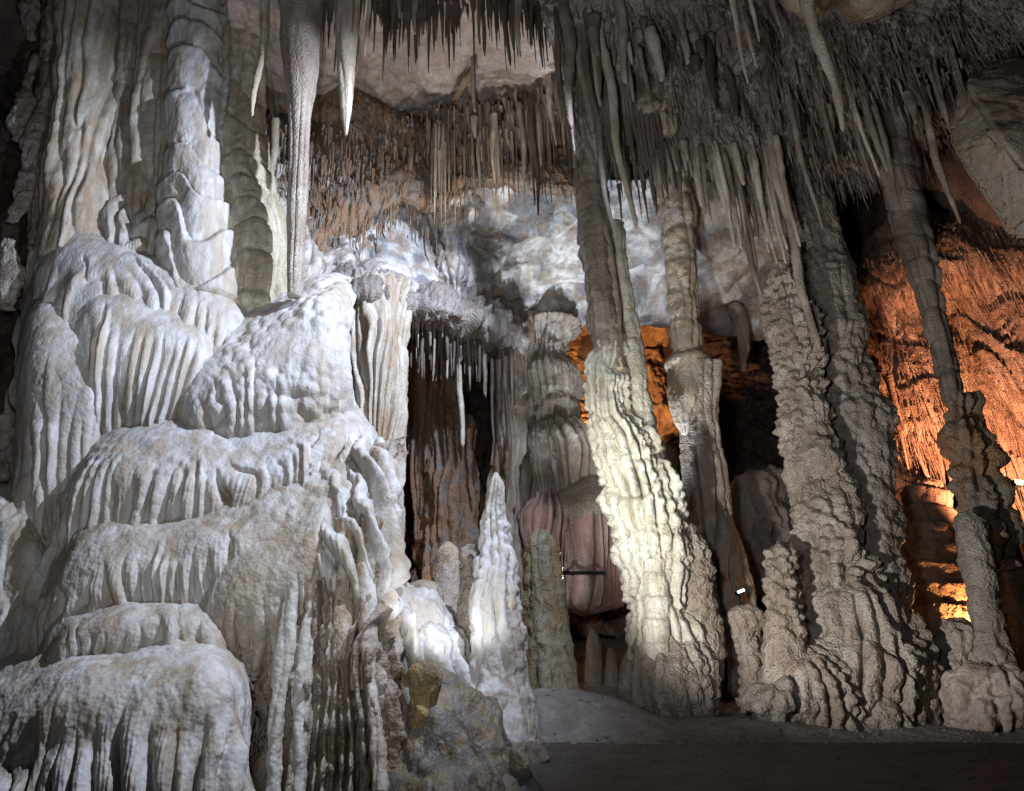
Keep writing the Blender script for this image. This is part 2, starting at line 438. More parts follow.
# ceilings
def ceiling(rows, mat, disp, res=2.0, **k):
    o, Q, N = loft('cave_ceiling', rows, mat, disp, res, **k); tag(o, kind='structure'); return Q, N
slab = ceiling([
 (14.0, [(235, 180), (320, 165, 13.9), (400, 170, 13.9), (480, 175), (560, 180), (640, 180), (760, 190), (830, 210)]),
 (15.2, [(235, 250, 13.6), (320, 235, 13.6), (400, 235, 13.8), (480, 235), (560, 240), (640, 245), (760, 250), (830, 265)]),
 (16.3, [(230, 300, 12.6), (320, 285, 12.6), (400, 278, 13.0), (480, 280, 15.0), (560, 285), (640, 285), (760, 290), (830, 300)]),
 (17.2, [(230, 335, 12.6), (320, 310, 12.4), (400, 308, 13.2), (480, 325, 15.6), (525, 340), (570, 328), (640, 318), (700, 325), (830, 340)]),
 (18.6, [(230, 330, 13.6), (320, 305, 13.6), (400, 302, 14.6), (480, 318, 17.0), (525, 332), (570, 320), (640, 310), (700, 316), (830, 330)]),
 (23, [(230, 300), (320, 285), (400, 280), (480, 285), (525, 290), (570, 290), (640, 290), (700, 290), (830, 300)])],
 M['slab'], D(lump=.52, lf=.62, rough=.035, peb=.02, pf=4, slabs=.35), 1.6)
band = ceiling([
 (14.9, [(225, -90), (300, -60), (352, 60), (400, 108), (460, 120), (510, 108), (548, 66), (575, 15)]),
 (13.9, [(225, -60), (300, -30), (352, 86), (400, 124), (460, 134), (510, 123), (545, 92), (572, 45)]),
 (14.0, [(240, 150), (330, 145), (400, 150), (460, 152), (520, 150), (575, 140)]),
 (13.6, [(240, 250, 13.3), (285, 232, 13.3), (325, 252, 13.3), (365, 222), (400, 200), (432, 214), (462, 184), (520, 185), (585, 195)]),
 (15.3, [(240, 262, 14.2), (330, 248, 14.2), (400, 216), (460, 192), (520, 190), (590, 195)])],
 M['brown'], D(lump=.34, lf=.9, ropes=40, amp=.06, rough=.04, peb=.03, pf=6, wander=2), 1.7)
pink = ceiling([
 (15.4, [(230, 120), (320, 125), (400, 132), (470, 135), (560, 115), (620, 80)]),
 (13.3, [(230, 70), (320, 75), (400, 80), (480, 80), (560, 75), (620, 60)]),
 (11.4, [(230, 10), (320, 20), (400, 20), (480, 20), (560, 20), (620, 10)]),
 (9.4, [(200, -90), (320, -80), (400, -80), (480, -80), (560, -80), (640, -80)])],
 M['pink'], D(lump=.35, lf=.8, rough=.06, peb=.03, pf=5), 2.2)
pend = ceiling([
 (8.6, [(520, -110), (600, -110), (700, -110), (790, -110)]),
 (9.6, [(545, 0), (600, 0), (680, 0), (775, 0)]),
 (10.3, [(562, 70), (610, 70), (690, 65), (770, 80)]),
 (10.9, [(572, 130), (625, 122), (690, 122), (762, 140)]),
 (11.5, [(580, 175), (640, 150), (700, 155), (755, 190)]),
 (12.6, [(585, 160), (640, 140), (700, 145), (755, 175)]),
 (14.5, [(590, 120), (640, 110), (700, 110), (755, 140)])],
 M['ceil'], D(lump=.35, lf=1.1, ropes=26, amp=.10, rough=.10, peb=.03, pf=6, wander=2), 1.7, curl=.8, curlp=4)
right = ceiling([
 (9.3, [(730, -110), (830, -110), (930, -110), (1100, -110)]),
 (10.2, [(745, 0), (830, 4), (900, 0), (975, -5), (1100, -10)]),
 (10.9, [(750, 60), (830, 60), (890, 50), (950, 40), (1080, 30)]),
 (11.6, [(755, 120), (830, 112), (880, 100), (930, 90), (1000, 70)]),
 (12.3, [(758, 190), (820, 170), (870, 160), (915, 150), (960, 110)]),
 (13.6, [(758, 200), (820, 180), (870, 168), (915, 158), (960, 110)]),
 (17, [(758, 150), (820, 140), (870, 130), (915, 120), (960, 90)])],
 M['ceil'], D(lump=.35, lf=1.2, ropes=34, amp=.08, rough=.12, peb=.04, pf=6, wander=2), 1.7, curl=.0)
# roof high above the far hall and the dark far wall
far = ceiling([
 (20, [(700, 250), (780, 240), (900, 200), (1060, 180)]),
 (21, [(702, 330), (780, 320), (900, 300), (1060, 300)]),
 (20, [(702, 420), (780, 420), (900, 420), (1060, 420)]),
 (18.5, [(702, 520), (780, 500), (900, 500), (1060, 500)]),
 (17, [(702, 660), (780, 660), (900, 660), (1060, 660)])],
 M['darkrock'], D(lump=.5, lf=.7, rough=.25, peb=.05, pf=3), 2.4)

# far bright wall behind the centre column
o, _, _ = loft('cave_wall', [
 (19.5, [(500, 310), (600, 300), (700, 305), (770, 320)]),
 (22.5, [(500, 350), (600, 345), (700, 350), (770, 360)]),
 (22, [(500, 420), (600, 420), (700, 420), (770, 430)]),
 (21, [(500, 480), (600, 480), (700, 490), (770, 500)]),
 (19, [(500, 640), (600, 640), (700, 650), (770, 660)])],
 M['orange'], D(lump=1.2, lf=.8, rough=.2, peb=.06, pf=3), 1.8); tag(o, kind='structure')
# back wall of the brown hollow
o, _, _ = loft('cave_wall', [
 (18.6, [(370, 320), (430, 318), (500, 325), (560, 330)]),
 (18.6, [(370, 400), (430, 400), (500, 400), (560, 400)]),
 (18.8, [(370, 520), (430, 520), (500, 520), (560, 520)]),
 (18.2, [(370, 690), (430, 690), (500, 690), (560, 690)])],
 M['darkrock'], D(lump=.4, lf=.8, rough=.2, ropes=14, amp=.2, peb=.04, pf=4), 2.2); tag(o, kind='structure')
# dark wall at the far left, behind the gap
o, _, _ = loft('cave_wall', [
 (14.5, [(-120, -80), (0, -80), (90, -80), (290, -80)]),
 (14.2, [(-120, 100), (0, 100), (90, 100), (290, 100)]),
 (13.8, [(-120, 300), (0, 300), (90, 300), (290, 300)]),
 (12.5, [(-120, 700), (0, 700), (90, 700), (290, 700)])],
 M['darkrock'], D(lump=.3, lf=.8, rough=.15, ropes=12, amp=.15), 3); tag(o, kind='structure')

# ================================================================== THE BIG FLOWSTONE
mass = thing('flowstone_mound', 200, 790, 8.2, 'huge tiered white flowstone mound filling the left side, ropes hanging from each ledge', 'flowstone')
def tier(rows, mat, disp, curl=.5, res=1.45, name='flowstone_tier', curlp=6, label=None):
    if name != 'core': rows = rows[:-1]+[(rows[-1][0]+.5, [(a, b+6) for a, b in rows[-1][1]])]
    o, Q, N = loft(name, rows, mat, disp, res, curl=curl, curlp=curlp); adopt(o, mass)
    if label: o['label'] = label
    return Q, N
tier([(14.5, [(40, 120), (150, 120), (290, 150), (370, 260)]),
 (11.9, [(38, 222), (110, 222), (200, 250), (280, 290), (350, 300)]),
 (11.3, [(22, 330), (100, 330), (220, 350), (320, 350), (368, 380)]),
 (10.7, [(8, 450), (110, 450), (220, 440), (320, 430), (385, 450)]),
 (10.0, [(-8, 560), (110, 560), (220, 540), (320, 520), (390, 540)]),
 (9.3, [(-30, 660), (110, 660), (240, 650), (320, 640), (392, 660)]),
 (8.5, [(-60, 870), (110, 870), (250, 870), (330, 870), (405, 870)])],
 M['white2'], D(ropes=34, amp=.13, lump=.15, lf=1.0, peb=0.012, rough=.016, fine=70, famp=.022, gap=.1), curl=1.2, name='core')
# shoulder under the columns
tier([(13.6, [(45, 205), (75, 200), (125, 212), (180, 235), (230, 255), (275, 290), (310, 320)]),
 (12.2, [(40, 226), (75, 216), (125, 234), (180, 258), (225, 276), (268, 306), (300, 332)]),
 (11.05, [(36, 270), (78, 262), (130, 268), (175, 282), (218, 302), (252, 332), (285, 350)]),
 (10.85, [(30, 350), (75, 350), (130, 350), (175, 360), (215, 370), (250, 380), (280, 390)]),
 (10.8, [(22, 470), (72, 480), (130, 470), (180, 450), (215, 440), (250, 440), (280, 440)])],
 M['white'], D(ropes=17, amp=.12, ramp=(.38, .55), lump=.07, peb=0.009, fine=70, famp=.022, gap=.10, rough=.0006), curl=.8)
tier([(12.2, [(68, 275), (100, 262), (140, 268), (180, 282), (235, 305)]),
 (11.2, [(66, 296), (100, 284), (140, 291), (182, 306), (238, 332)]),
 (10.65, [(68, 318), (100, 306), (140, 310), (182, 326), (226, 354)]),
 (10.5, [(72, 400), (105, 390), (145, 385), (180, 385), (212, 390)]),
 (10.35, [(76, 490), (110, 490), (148, 475), (180, 455), (205, 440)])],
 M['white'], D(ropes=13, amp=.15, ramp=(.32, .5), lump=.06, peb=0.009, fine=70, famp=.022, gap=.22, rough=.0006), curl=.5)
tier([(12.0, [(18, 300), (45, 288), (78, 298), (108, 325)]),
 (11.1, [(20, 318), (45, 303), (76, 316), (106, 345)]),
 (10.6, [(17, 350), (45, 334), (76, 346), (108, 372)]),
 (10.4, [(12, 460), (42, 455), (74, 455), (104, 460)]),
 (10.0, [(-6, 620), (35, 615), (70, 610), (98, 590)])],
 M['white'], D(ropes=7, amp=.13, ramp=(.3, .48), lump=.06, peb=0.012, fine=70, famp=.022, gap=.14, rough=.0008), curl=.7)
# the bright pebbly lobe
tier([(12.0, [(165, 362), (200, 335), (250, 305), (295, 284), (335, 272), (362, 285)]),
 (10.95, [(163, 390), (200, 354), (250, 326), (292, 302), (335, 290), (356, 300)]),
 (10.4, [(168, 404), (205, 378), (250, 352), (295, 328), (333, 314), (353, 324)]),
 (10.1, [(178, 425), (212, 410), (255, 392), (298, 374), (330, 362), (350, 366)]),
 (9.85, [(188, 455), (218, 452), (260, 450), (300, 448), (332, 446), (350, 442)])],
 M['white'], D(ropes=12, amp=.11, k=.8, ramp=(.5, .8), lump=.07, pop=.045, popf=4.5, peb=0.007, rough=.011, fine=70, famp=.022, gap=.08), curl=.55)
# second tier
tier([(11.4, [(64, 455), (98, 420), (150, 405), (190, 405), (240, 408), (290, 398), (350, 398), (392, 430)]),
 (10.4, [(60, 482), (94, 445), (150, 430), (190, 426), (240, 430), (290, 418), (350, 418), (388, 450)]),
 (9.75, [(56, 505), (90, 470), (145, 458), (190, 456), (240, 460), (290, 450), (345, 448), (390, 480)]),
 (9.55, [(54, 570), (90, 530), (145, 510), (195, 500), (242, 500), (290, 490), (345, 500), (392, 520)]),
 (9.4, [(52, 660), (90, 600), (145, 560), (195, 545), (245, 535), (290, 530), (345, 560), (394, 590)])],
 M['white'], D(ropes=26, amp=.11, ramp=(.36, .55), lump=.09, pop=.02, popf=6, peb=0.008, rough=.011, fine=70, famp=.022, gap=.16), curl=.7)
# third tier, running down from upper right
tier([(11.0, [(50, 545), (78, 508), (120, 500), (180, 492), (230, 470), (280, 448), (330, 435), (372, 430)]),
 (9.85, [(46, 565), (75, 528), (120, 519), (180, 513), (230, 491), (282, 468), (330, 456), (370, 446)]),
 (9.15, [(43, 592), (72, 553), (120, 542), (180, 537), (235, 522), (285, 505), (332, 492), (378, 475)]),
 (8.95, [(42, 640), (72, 600), (120, 590), (180, 585), (235, 575), (285, 570), (335, 580), (384, 560)]),
 (8.85, [(38, 700), (75, 670), (120, 650), (180, 645), (235, 640), (285, 660), (335, 720), (388, 680)])],
 M['white2'], D(ropes=24, amp=.11, ramp=(.36, .55), lump=.10, pop=.02, popf=6, peb=0.010, rough=.0013, fine=70, famp=.022, gap=.15), curl=.6)
tier([(9.6, [(185, 590), (215, 555), (255, 535), (300, 500), (330, 470)]),
 (8.95, [(190, 600), (222, 566), (262, 545), (300, 520), (332, 492)]),
 (8.55, [(196, 622), (228, 595), (262, 575), (298, 555), (330, 525)]),
 (8.5, [(205, 680), (235, 670), (265, 670), (300, 660), (330, 640)])],
 M['white2'], D(ropes=9, amp=.13, ramp=(.3, .6), lump=.10, peb=0.012, fine=70, famp=.022, gap=.2, rough=.011), curl=.5)
# fourth, small draped lobes
tier([(9.8, [(38, 640), (70, 590), (110, 578), (150, 580), (190, 570), (232, 560)]),
 (9.05, [(34, 662), (68, 613), (110, 600), (150, 600), (190, 598), (235, 590)]),
 (8.5, [(32, 685), (68, 640), (110, 624), (150, 620), (190, 622), (235, 620)]),
 (8.35, [(30, 760), (70, 720), (110, 690), (150, 690), (190, 690), (240, 700)])],
 M['white2'], D(ropes=13, amp=.12, ramp=(.3, .6), lump=.09, peb=0.011, fine=70, famp=.022, gap=.2, rough=.011), curl=.5)
# fifth, the lowest, big folded skirt
tier([(9.6, [(-60, 690), (20, 655), (75, 632), (130, 628), (190, 622), (238, 640), (262, 690)]),
 (8.5, [(-60, 715), (20, 678), (75, 656), (130, 650), (190, 643), (236, 658), (254, 700)]),
 (7.75, [(-60, 740), (20, 706), (75, 684), (130, 676), (190, 668), (232, 684), (248, 725)]),
 (7.45, [(-60, 790), (20, 770), (75, 750), (130, 745), (190, 740), (230, 745), (246, 770)]),
 (6.6, [(-60, 900), (20, 890), (75, 880), (130, 880), (190, 880), (230, 880), (244, 880)])],
 M['white2'], D(ropes=12, amp=.17, ramp=(.36, .56), lump=.14, peb=0.009, fine=70, famp=.022, gap=.22, rough=.016), curl=.8)
# rough roped flank at right
tier([(9.9, [(282, 540), (315, 510), (350, 470), (392, 440)]),
 (9.15, [(272, 570), (312, 548), (350, 520), (392, 490)]),
 (8.75, [(262, 640), (305, 630), (350, 610), (392, 590)]),
 (8.4, [(256, 730), (300, 730), (350, 720), (398, 700)]),
 (8.1, [(250, 900), (300, 900), (350, 900), (405, 900)])],
 M['brownrope'], D(ropes=12, amp=.17, k=.9, lump=.16, lf=1.6, pop=.10, popf=4.5, peb=0.018, rough=.06, fine=70, famp=.022, gap=.2, wander=1.4), curl=.9)
tier([(10.2, [(300, 500), (340, 455), (375, 440), (396, 455)]),
 (9.3, [(290, 545), (335, 500), (370, 480), (394, 490)]),
 (8.75, [(280, 590), (320, 560), (362, 540), (394, 540)]),
 (8.7, [(282, 640), (322, 650), (362, 660), (392, 640)])],
 M['white'], D(ropes=7, amp=.20, k=.9, lump=.12, pop=.03, popf=6, peb=0.012, rough=.022, fine=70, famp=.022, gap=.4, slant=-3), curl=.5)
# separate thick ropes running down the flank
for (pts, mt) in [
  ([(300, 545, 8.7, 6), (292, 600, 8.55, 6), (284, 660, 8.4, 6), (276, 730, 8.2, 6), (270, 820, 8.0, 7)], 'white2'),
  ([(318, 555, 8.75, 5), (308, 620, 8.55, 5), (302, 690, 8.35, 6), (298, 760, 8.2, 7), (296, 830, 8.0, 7)], 'white2'),
  ([(345, 520, 8.85, 7), (343, 570, 8.7, 6), (342, 625, 8.6, 7), (340, 660, 8.5, 8)], 'col'),
  ([(366, 500, 8.95, 8), (366, 560, 8.75, 7), (366, 620, 8.6, 6), (372, 690, 8.4, 6), (382, 790, 8.1, 8)], 'white2'),
  ([(354, 560, 8.9, 4), (352, 620, 8.7, 3), (356, 690, 8.5, 4)], 'col')]:
    pts = [(a, b, c+.08, d*(.75+.5*((i*7) % 3)/2)) for i, (a, b, c, d) in enumerate(pts)]
    adopt(tube('rope', pts, M[mt], D(lump=.05, lf=2.2, peb=.012, rough=.02, ropes=3, amp=.025), 1.5), mass)

# ================================================================== COLUMNS ABOVE THE MOUND
def single(name, path, mat, disp, label, cat, group=None, res=1.7, **k):
    o = tube(name, path, M[mat], disp, res, **k)
    return tag(o, label, cat, group)
GC = 'fused columns above the flowstone mound'
single('column', [(98, -70, 12.45, 33), (92, 40, 12.45, 28), (86, 130, 12.45, 29), (82, 210, 12.45, 34), (82, 270, 12.35, 38)], 'col',
  D(ropes=9, amp=.12, lump=.08, peb=.012, rough=.012, gap=.12), 'leftmost thick smooth-ribbed tan and white column above the flowstone mound', 'column', GC)
single('column', [(60, -70, 12.95, 16), (58, 60, 12.95, 14), (52, 150, 12.85, 16), (50, 250, 12.75, 18)], 'brownrope',
  D(ropes=5, amp=.08, lump=.1, rough=.04), 'thin grey column edge beside the dark gap at far left', 'column', GC)
single('column', [(131, -70, 12.55, 17), (129, 60, 12.55, 15), (124, 150, 12.55, 14), (120, 262, 12.45, 14)], 'brownrope',
  D(ropes=6, amp=.07, lump=.05, rough=.02), 'slim brown-stained column just right of the leftmost thick column', 'column', GC)
single('column', [(158, -70, 12.50, 17), (158, 40, 12.45, 18), (150, 110, 12.35, 15), (146, 190, 12.35, 13), (140, 270, 12.25, 13)], 'col',
  D(ropes=7, amp=.10, lump=.06, rough=.02, gap=.1), 'tan column with knotted ropes, second from the scaly white column', 'column', GC)
single('column', [(170, 30, 12.35, 8), (168, 90, 12.25, 9), (164, 160, 12.15, 8), (166, 265, 12.05, 10)], 'col',
  D(ropes=4, amp=.05, lump=.05, rough=.02), 'narrow cream column pressed against the left of the scaly white column', 'column', GC)
single('column', [(200, -70, 12.25, 27), (200, 20, 12.25, 26), (197, 90, 12.15, 25), (195, 160, 12.05, 28), (197, 220, 11.95, 35), (203, 262, 11.95, 40), (210, 310, 11.9, 44)], 'white',
  D(tier=.22, tiersp=1.05, tstag=.9, lump=.10, lf=1.6, pop=.02, popf=4, peb=.012, rough=.01), 'bluish white column with overlapping scale-like shells rising from the mound', 'column', GC)
single('column', [(243, -70, 12.45, 22), (244, 40, 12.45, 19), (243, 120, 12.35, 20), (247, 190, 12.35, 27), (258, 240, 12.25, 33), (264, 320, 12.15, 38)], 'lemon',
  D(tier=.09, tiersp=1.0, tstag=1.1, lump=.08, ropes=9, amp=.09, peb=.014, rough=.02), 'cream yellow column with stacked drooping skirts, rightmost above the mound', 'column', GC)
single('column', [(225, -70, 12.25, 10), (228, 30, 12.25, 9), (226, 120, 12.15, 8), (224, 200, 12.05, 8)], 'white',
  D(ropes=4, amp=.06, lump=.04, rough=.02, tier=.05, tiersp=.5), 'narrow white rope column between the scaly white and cream columns', 'column', GC)
o, _, _ = loft('flowstone_curtain', [(13.3, [(40, -90), (120, -90), (200, -90), (268, -90)]), (13.0, [(42, 60), (120, 60), (200, 60), (262, 60)]),
  (12.8, [(38, 170), (120, 170), (200, 170), (264, 170)]), (12.6, [(36, 300), (120, 300), (200, 300), (290, 300)])], M['brownrope'],
  D(ropes=26, amp=.16, lump=.1, rough=.03), 1.8, curl=1.0)
tag(o, 'brown grooved flowstone wall showing in the gaps between the fused columns', 'flowstone')
# ribbed column right of the bright lobe
single('ribbed_column', [(376, 290, 13.0, 34), (376, 308, 12.6, 31), (376, 345, 12.2, 27), (378, 400, 11.8, 22), (383, 470, 11.3, 16), (384, 560, 10.6, 17), (386, 680, 10.2, 20)], 'col',
  D(ropes=26, amp=.12, k=.7, lump=.07, peb=.01, rough=.015, gap=.05), 'finely ribbed beige column beside the bright lobe of the mound', 'column')
o, Qr, Nr = loft('rock_ledge', [
 (15, [(322, 262, 14.5), (345, 262, 14.5), (400, 274, 14.8), (450, 284, 15.5), (525, 310, 17)]),
 (13, [(322, 280, 12.6), (345, 281, 12.5), (400, 289, 12.8), (450, 301, 13.6), (525, 326, 15.3)]),
 (13, [(322, 296, 11.9), (345, 296, 11.9), (400, 304, 12.3), (450, 314, 13.1), (525, 338, 14.8)]),
 (13, [(322, 316, 12.2), (345, 314, 12.2), (400, 316, 12.7), (450, 324, 13.5), (525, 346, 15.2)]),
 (15, [(322, 300, 14.5), (345, 300, 14.5), (400, 302, 15), (450, 310, 15.5), (525, 330, 17)])], M['ceil'],
 D(lump=.42, lf=1.5, rough=.12, peb=.03, ropes=26, amp=.14, pop=.06, popf=5), 1.5)
tag(o, 'knobbly brown rock rim above the ribbed column and the brown hollow', 'rock')
# pale ragged draperies in the gap at far left
GD = 'ragged pale slivers hanging in the far left gap'
for pts, lb in [
  ([(32, -40, 12.4, 5), (30, 10, 12.4, 8), (30, 40, 12.4, 3)], 'uppermost pale rock sliver at the far left edge of the columns'),
  ([(52, -40, 12.4, 4), (52, 20, 12.4, 4), (47, 60, 12.4, 3)], 'pale sliver hanging beside the topmost sliver, nearer the columns'),
  ([(36, 55, 12.5, 2), (28, 80, 12.5, 5), (20, 115, 12.5, 9), (17, 140, 12.5, 3)], 'leaf-shaped pale sliver in the far left gap'),
  ([(38, 115, 12.4, 4), (30, 140, 12.4, 8), (26, 170, 12.4, 5), (22, 200, 12.4, 9), (14, 222, 12.4, 4)], 'long ragged pale sliver below the leaf-shaped one'),
  ([(8, 240, 12.0, 4), (8, 275, 12.0, 13), (6, 310, 12.0, 5)], 'rounded grey hanging lump at the left edge, level with the mound shoulder'),
  ([(2, 415, 11.0, 4), (2, 440, 11.0, 8), (0, 480, 10.8, 5)], 'small grey knob at the left edge beside the roped skirt'),
 ]:
    single('rock_sliver', pts, 'grey', D(lump=.12, lf=2.5, rough=.06, peb=.02), lb, 'rock sliver', GD, flat=.5)
o, _, _ = loft('flowstone_curtain', [(11.2, [(-60, 480), (-5, 482), (22, 490), (50, 520)]), (10.4, [(-60, 500), (-5, 500), (22, 512), (46, 545)]),
  (9.9, [(-70, 600), (-10, 600), (18, 600), (50, 610)]), (9.3, [(-80, 720), (-10, 720), (18, 720), (60, 720)])], M['white2'],
  D(ropes=7, amp=.10, ramp=(.1, .4), lump=.1, rough=.03), 1.7, curl=.3)
tag(o, 'grey-white grooved flowstone curtain at the lower left edge', 'flowstone')

# ================================================================== STALACTITES
def stalactite(px, py0, py1, Y, r0, mat, label=None, group=None, bend=0.0, tipr=.18, power=.8, name='stalactite', sides=10):
    top = at(px, py0, Y); zb = zat(py1, Y); L = top[2]-zb
    if L < .02: return None
    r = r0*mpp(px, (py0+py1)/2, Y)
    nt = int(np.clip(L/.035, 8, 70)); t = np.linspace(0, 1, nt)
    prof = r*(tipr+(1-tipr)*(1-t)**power)
    prof[-1] *= .45
    prof *= 1+.13*(vn(np.stack([t*L*3, t*0+px*.37, t*0+py1*.21], -1))-.5)*2
    th = np.linspace(0, 2*PI, sides, endpoint=False)
    bx, by = bend, rnd.uniform(-.3, .3)*abs(bend)
    cx = bx*t**2*L+.4*r*np.sin(t*L*2.2+px); cy = by*t**2*L
    Pq = np.stack([cx[:, None]+prof[:, None]*np.cos(th), cy[:, None]+prof[:, None]*np.sin(th), -(t*L)[:, None]+0*th[None]], -1)
    hh = (vn(Pq*A3(14, 14, 5)+px)-.5)*.38
    Pq[..., :2] += (Pq[..., :2]-np.stack([cx, cy], -1)[:, None])*hh[..., None]
    V = np.concatenate([Pq.reshape(-1, 3), [[0, 0, .0], [cx[-1], cy[-1], -L-prof[-1]*.5]]])
    i0 = np.arange(sides); i1 = (i0+1) % sides; b = (nt-1)*sides
    ft = np.concatenate([np.stack([i0, i1, np.full(sides, nt*sides)], -1), np.stack([b+i1, b+i0, np.full(sides, nt*sides+1)], -1)])
    o = link_mesh(name, V, quads(nt, sides, True)[:, ::-1], ft, M[mat]); o.location = top
    if label: tag(o, label, 'stalactite', group)
    return o

ONES = 'zeroth first second third fourth fifth sixth seventh eighth ninth tenth eleventh twelfth thirteenth fourteenth fifteenth sixteenth seventeenth eighteenth nineteenth'.split()
TENS = {2: 'twent', 3: 'thirt', 4: 'fort', 5: 'fift'}
def ORD(n): return ONES[n] if n < 20 else TENS[n//10]+('ieth' if n % 10 == 0 else 'y-'+ONES[n % 10])
def hang(n, xr, top, bot, Yf, rr, mats, where, group, power=.8, sides=9, bend=.01, jit=6):
    """n stalactites: px over xr, starting at top(x), ending near bot(x)"""
    made = []
    for k in range(n):
        x = xr[0]+(xr[1]-xr[0])*(k+rnd.random())/n
        y0 = top(x)+rnd.uniform(-jit, jit); b = bot(x)
        y1 = y0+(b-y0)*(rnd.random()**1.15*.88+.15)*(1.15 if rnd.random() < .25 else .9)
        if y1 < y0+6: y1 = y0+6
        r = rnd.uniform(*rr)
        o = stalactite(x, y0, y1, Yf(x)+rnd.uniform(-.35, .35), r, rnd.choice(mats), 'x', group, rnd.uniform(-bend, bend), power=power, sides=sides)
        made.append((o, x, y1, y1-y0, r))
    made.sort(key=lambda m: m[1])
    ml = sorted(m[3] for m in made)[len(made)//2]; mr = sorted(m[4] for m in made)[len(made)//2]
    for k, (o, x, y1, L, r) in enumerate(made):
        tag(o, ORD(k+1)+' from the left, '+('long' if L > ml else 'short')+(' thick ' if r > mr else ' thin ')+where, 'stalactite', group)
    left = list(made)
    for word, key in (('leftmost', lambda m: m[1]), ('rightmost', lambda m: -m[1]), ('lowest-reaching', lambda m: -m[2]), ('longest of the rest,', lambda m: -m[3]),
                      ('stubbiest', lambda m: m[3]), ('thickest of the rest,', lambda m: -m[4])):
        m = min(left, key=key); left.remove(m); m[0]['label'] = word+' '+where
def ip(*pts):
    xs = [p[0] for p in pts]; ys = [p[1] for p in pts]
    return lambda x: float(np.interp(x, xs, ys))
c_ = lambda v: (lambda x: v)

# named big ones
o = single('stalactite', [(300, -60, 10.8, 27), (301, 20, 10.8, 21), (301, 70, 10.8, 17), (300, 110, 10.8, 11), (298, 200, 10.8, 9), (296, 260, 10.8, 8), (294, 296, 10.8, 6)], 'greycol',
  D(ropes=7, amp=.04, lump=.03, peb=.008), 'longest grey-tan stalactite, broad at the top, reaching down to the mound beside the cream column', 'stalactite')
single('stalactite', [(348, -50, 10.6, 13), (347, 30, 10.6, 11), (346, 80, 10.6, 8), (346, 110, 10.6, 5), (346, 135, 10.6, 1.5)], 'col',
  D(ropes=5, amp=.03, lump=.03, peb=.008), 'thick smooth tan stalactite right of the longest one, ending in a point', 'stalactite')
stalactite(272, -40, 116, 10.9, 5.5, 'lemon', 'slim cream stalactite close to the right side of the cream column', None, power=.5)
stalactite(276, 120, 215, 12.9, 4.5, 'tan', 'short rusty-tan stalactite behind the longest one', None, power=.3)
stalactite(360, -30, 75, 11, 5, 'stal', 'dark brown stalactite just right of the pointed tan one', None)
# long pale ones at the top right
stalactite(800, -30, 131, 8.2, 7.5, 'stalpale', 'large bright cream stalactite hanging alone in front of the dark ceiling', None, power=.55)
stalactite(722, -40, 84, 8.0, 3.2, 'stalpale', 'left of the three thin bright stalactites hanging at the top edge', None, power=.5)
stalactite(731, -40, 68, 8.3, 3.6, 'stalpale', 'middle of the three thin bright stalactites hanging at the top edge', None, power=.5)
stalactite(740, -40, 42, 8.5, 3, 'stalpale', 'right and shortest of the three thin bright stalactites at the top edge', None, power=.5)
stalactite(763, -40, 38, 9.0, 4.5, 'stal', 'short brown stalactite between the three thin bright ones and the large cream one', None)
single('rock_lump', [(812, -50, 8.9, 22), (815, -22, 8.9, 32), (818, -4, 8.9, 24), (820, 6, 8.9, 8)], 'tan', D(lump=.1, lf=2, rough=.04), 'tan rock lump at the root of the large cream stalactite', 'rock')
single('rock_lump', [(885, -50, 9.3, 30), (885, -24, 9.3, 42), (885, -8, 9.3, 34), (885, 1, 9.3, 12)], 'tan', D(lump=.1, lf=2, rough=.04), 'flat tan ceiling lump right of the large cream stalactite root', 'rock')
# long brown ones at the centre right
stalactite(752, 60, 350, 11.4, 5.5, 'stal', 'very long brown stalactite with a white tip left of the grey twin column', None, power=.35, tipr=.4)
stalactite(735, 170, 300, 12.2, 5, 'stal', 'long grey-brown stalactite left of the very long white-tipped one', None, power=.5)
stalactite(770, 150, 250, 11.6, 8, 'stal', 'thick dark stalactite touching the top of the grey twin column', None, power=.6)
stalactite(459, 300, 447, 14.5, 3.2, 'stalpale', 'single long white straw stalactite hanging in front of the brown hollow', None, power=.25, tipr=.5)
stalactite(473, 48, 112, 12.5, 3.5, 'stal', 'lone thin stalactite against the pinkish roof dome', None, power=.4)
stalactite(735, 306, 372, 16.6, 9, 'stal', 'ragged brown stalactite at the edge of the pale ceiling, right of the thin column', None, power=.7)
# hanging fringes, each stalactite its own object
L1 = ('dark stalactite at the top edge before the pinkish dome', 'fringe at the top edge before the pinkish dome')
hang(30, (318, 560), c_(-35), ip((318, 115), (345, 90), (390, 66), (450, 60), (500, 84), (560, 110)), ip((318, 10.8), (560, 10.3)), (3.0, 5.5), ['stal', 'staldark', 'staldark'], *L1)
L2 = ('brown stalactite on the lip of the roof dome', 'fringe on the lip of the roof dome')
hang(38, (440, 600), ip((440, 118), (505, 114), (545, 85), (600, 60)), ip((440, 165), (490, 190), (530, 215), (570, 235), (600, 220)), ip((440, 13.7), (545, 13.4), (600, 12.4)), (2.4, 4.6), ['stal', 'stal', 'staldark'], *L2)
L3 = ('stalactite in the dark cluster above the centre column', 'dark cluster above the centre column')
hang(42, (552, 720), ip((552, -20), (600, 0), (640, 30), (720, 40)), ip((552, 150), (580, 250), (612, 255), (625, 110), (680, 85), (720, 130)), ip((552, 10.2), (640, 9.9), (720, 10.2)), (2.2, 7.0), ['stal', 'staldark', 'stalpale', 'stal'], *L3, power=.45, jit=25, bend=.03)
L4 = ('grey stalactite in the comb below the tan ceiling patch', 'comb below the tan ceiling patch')
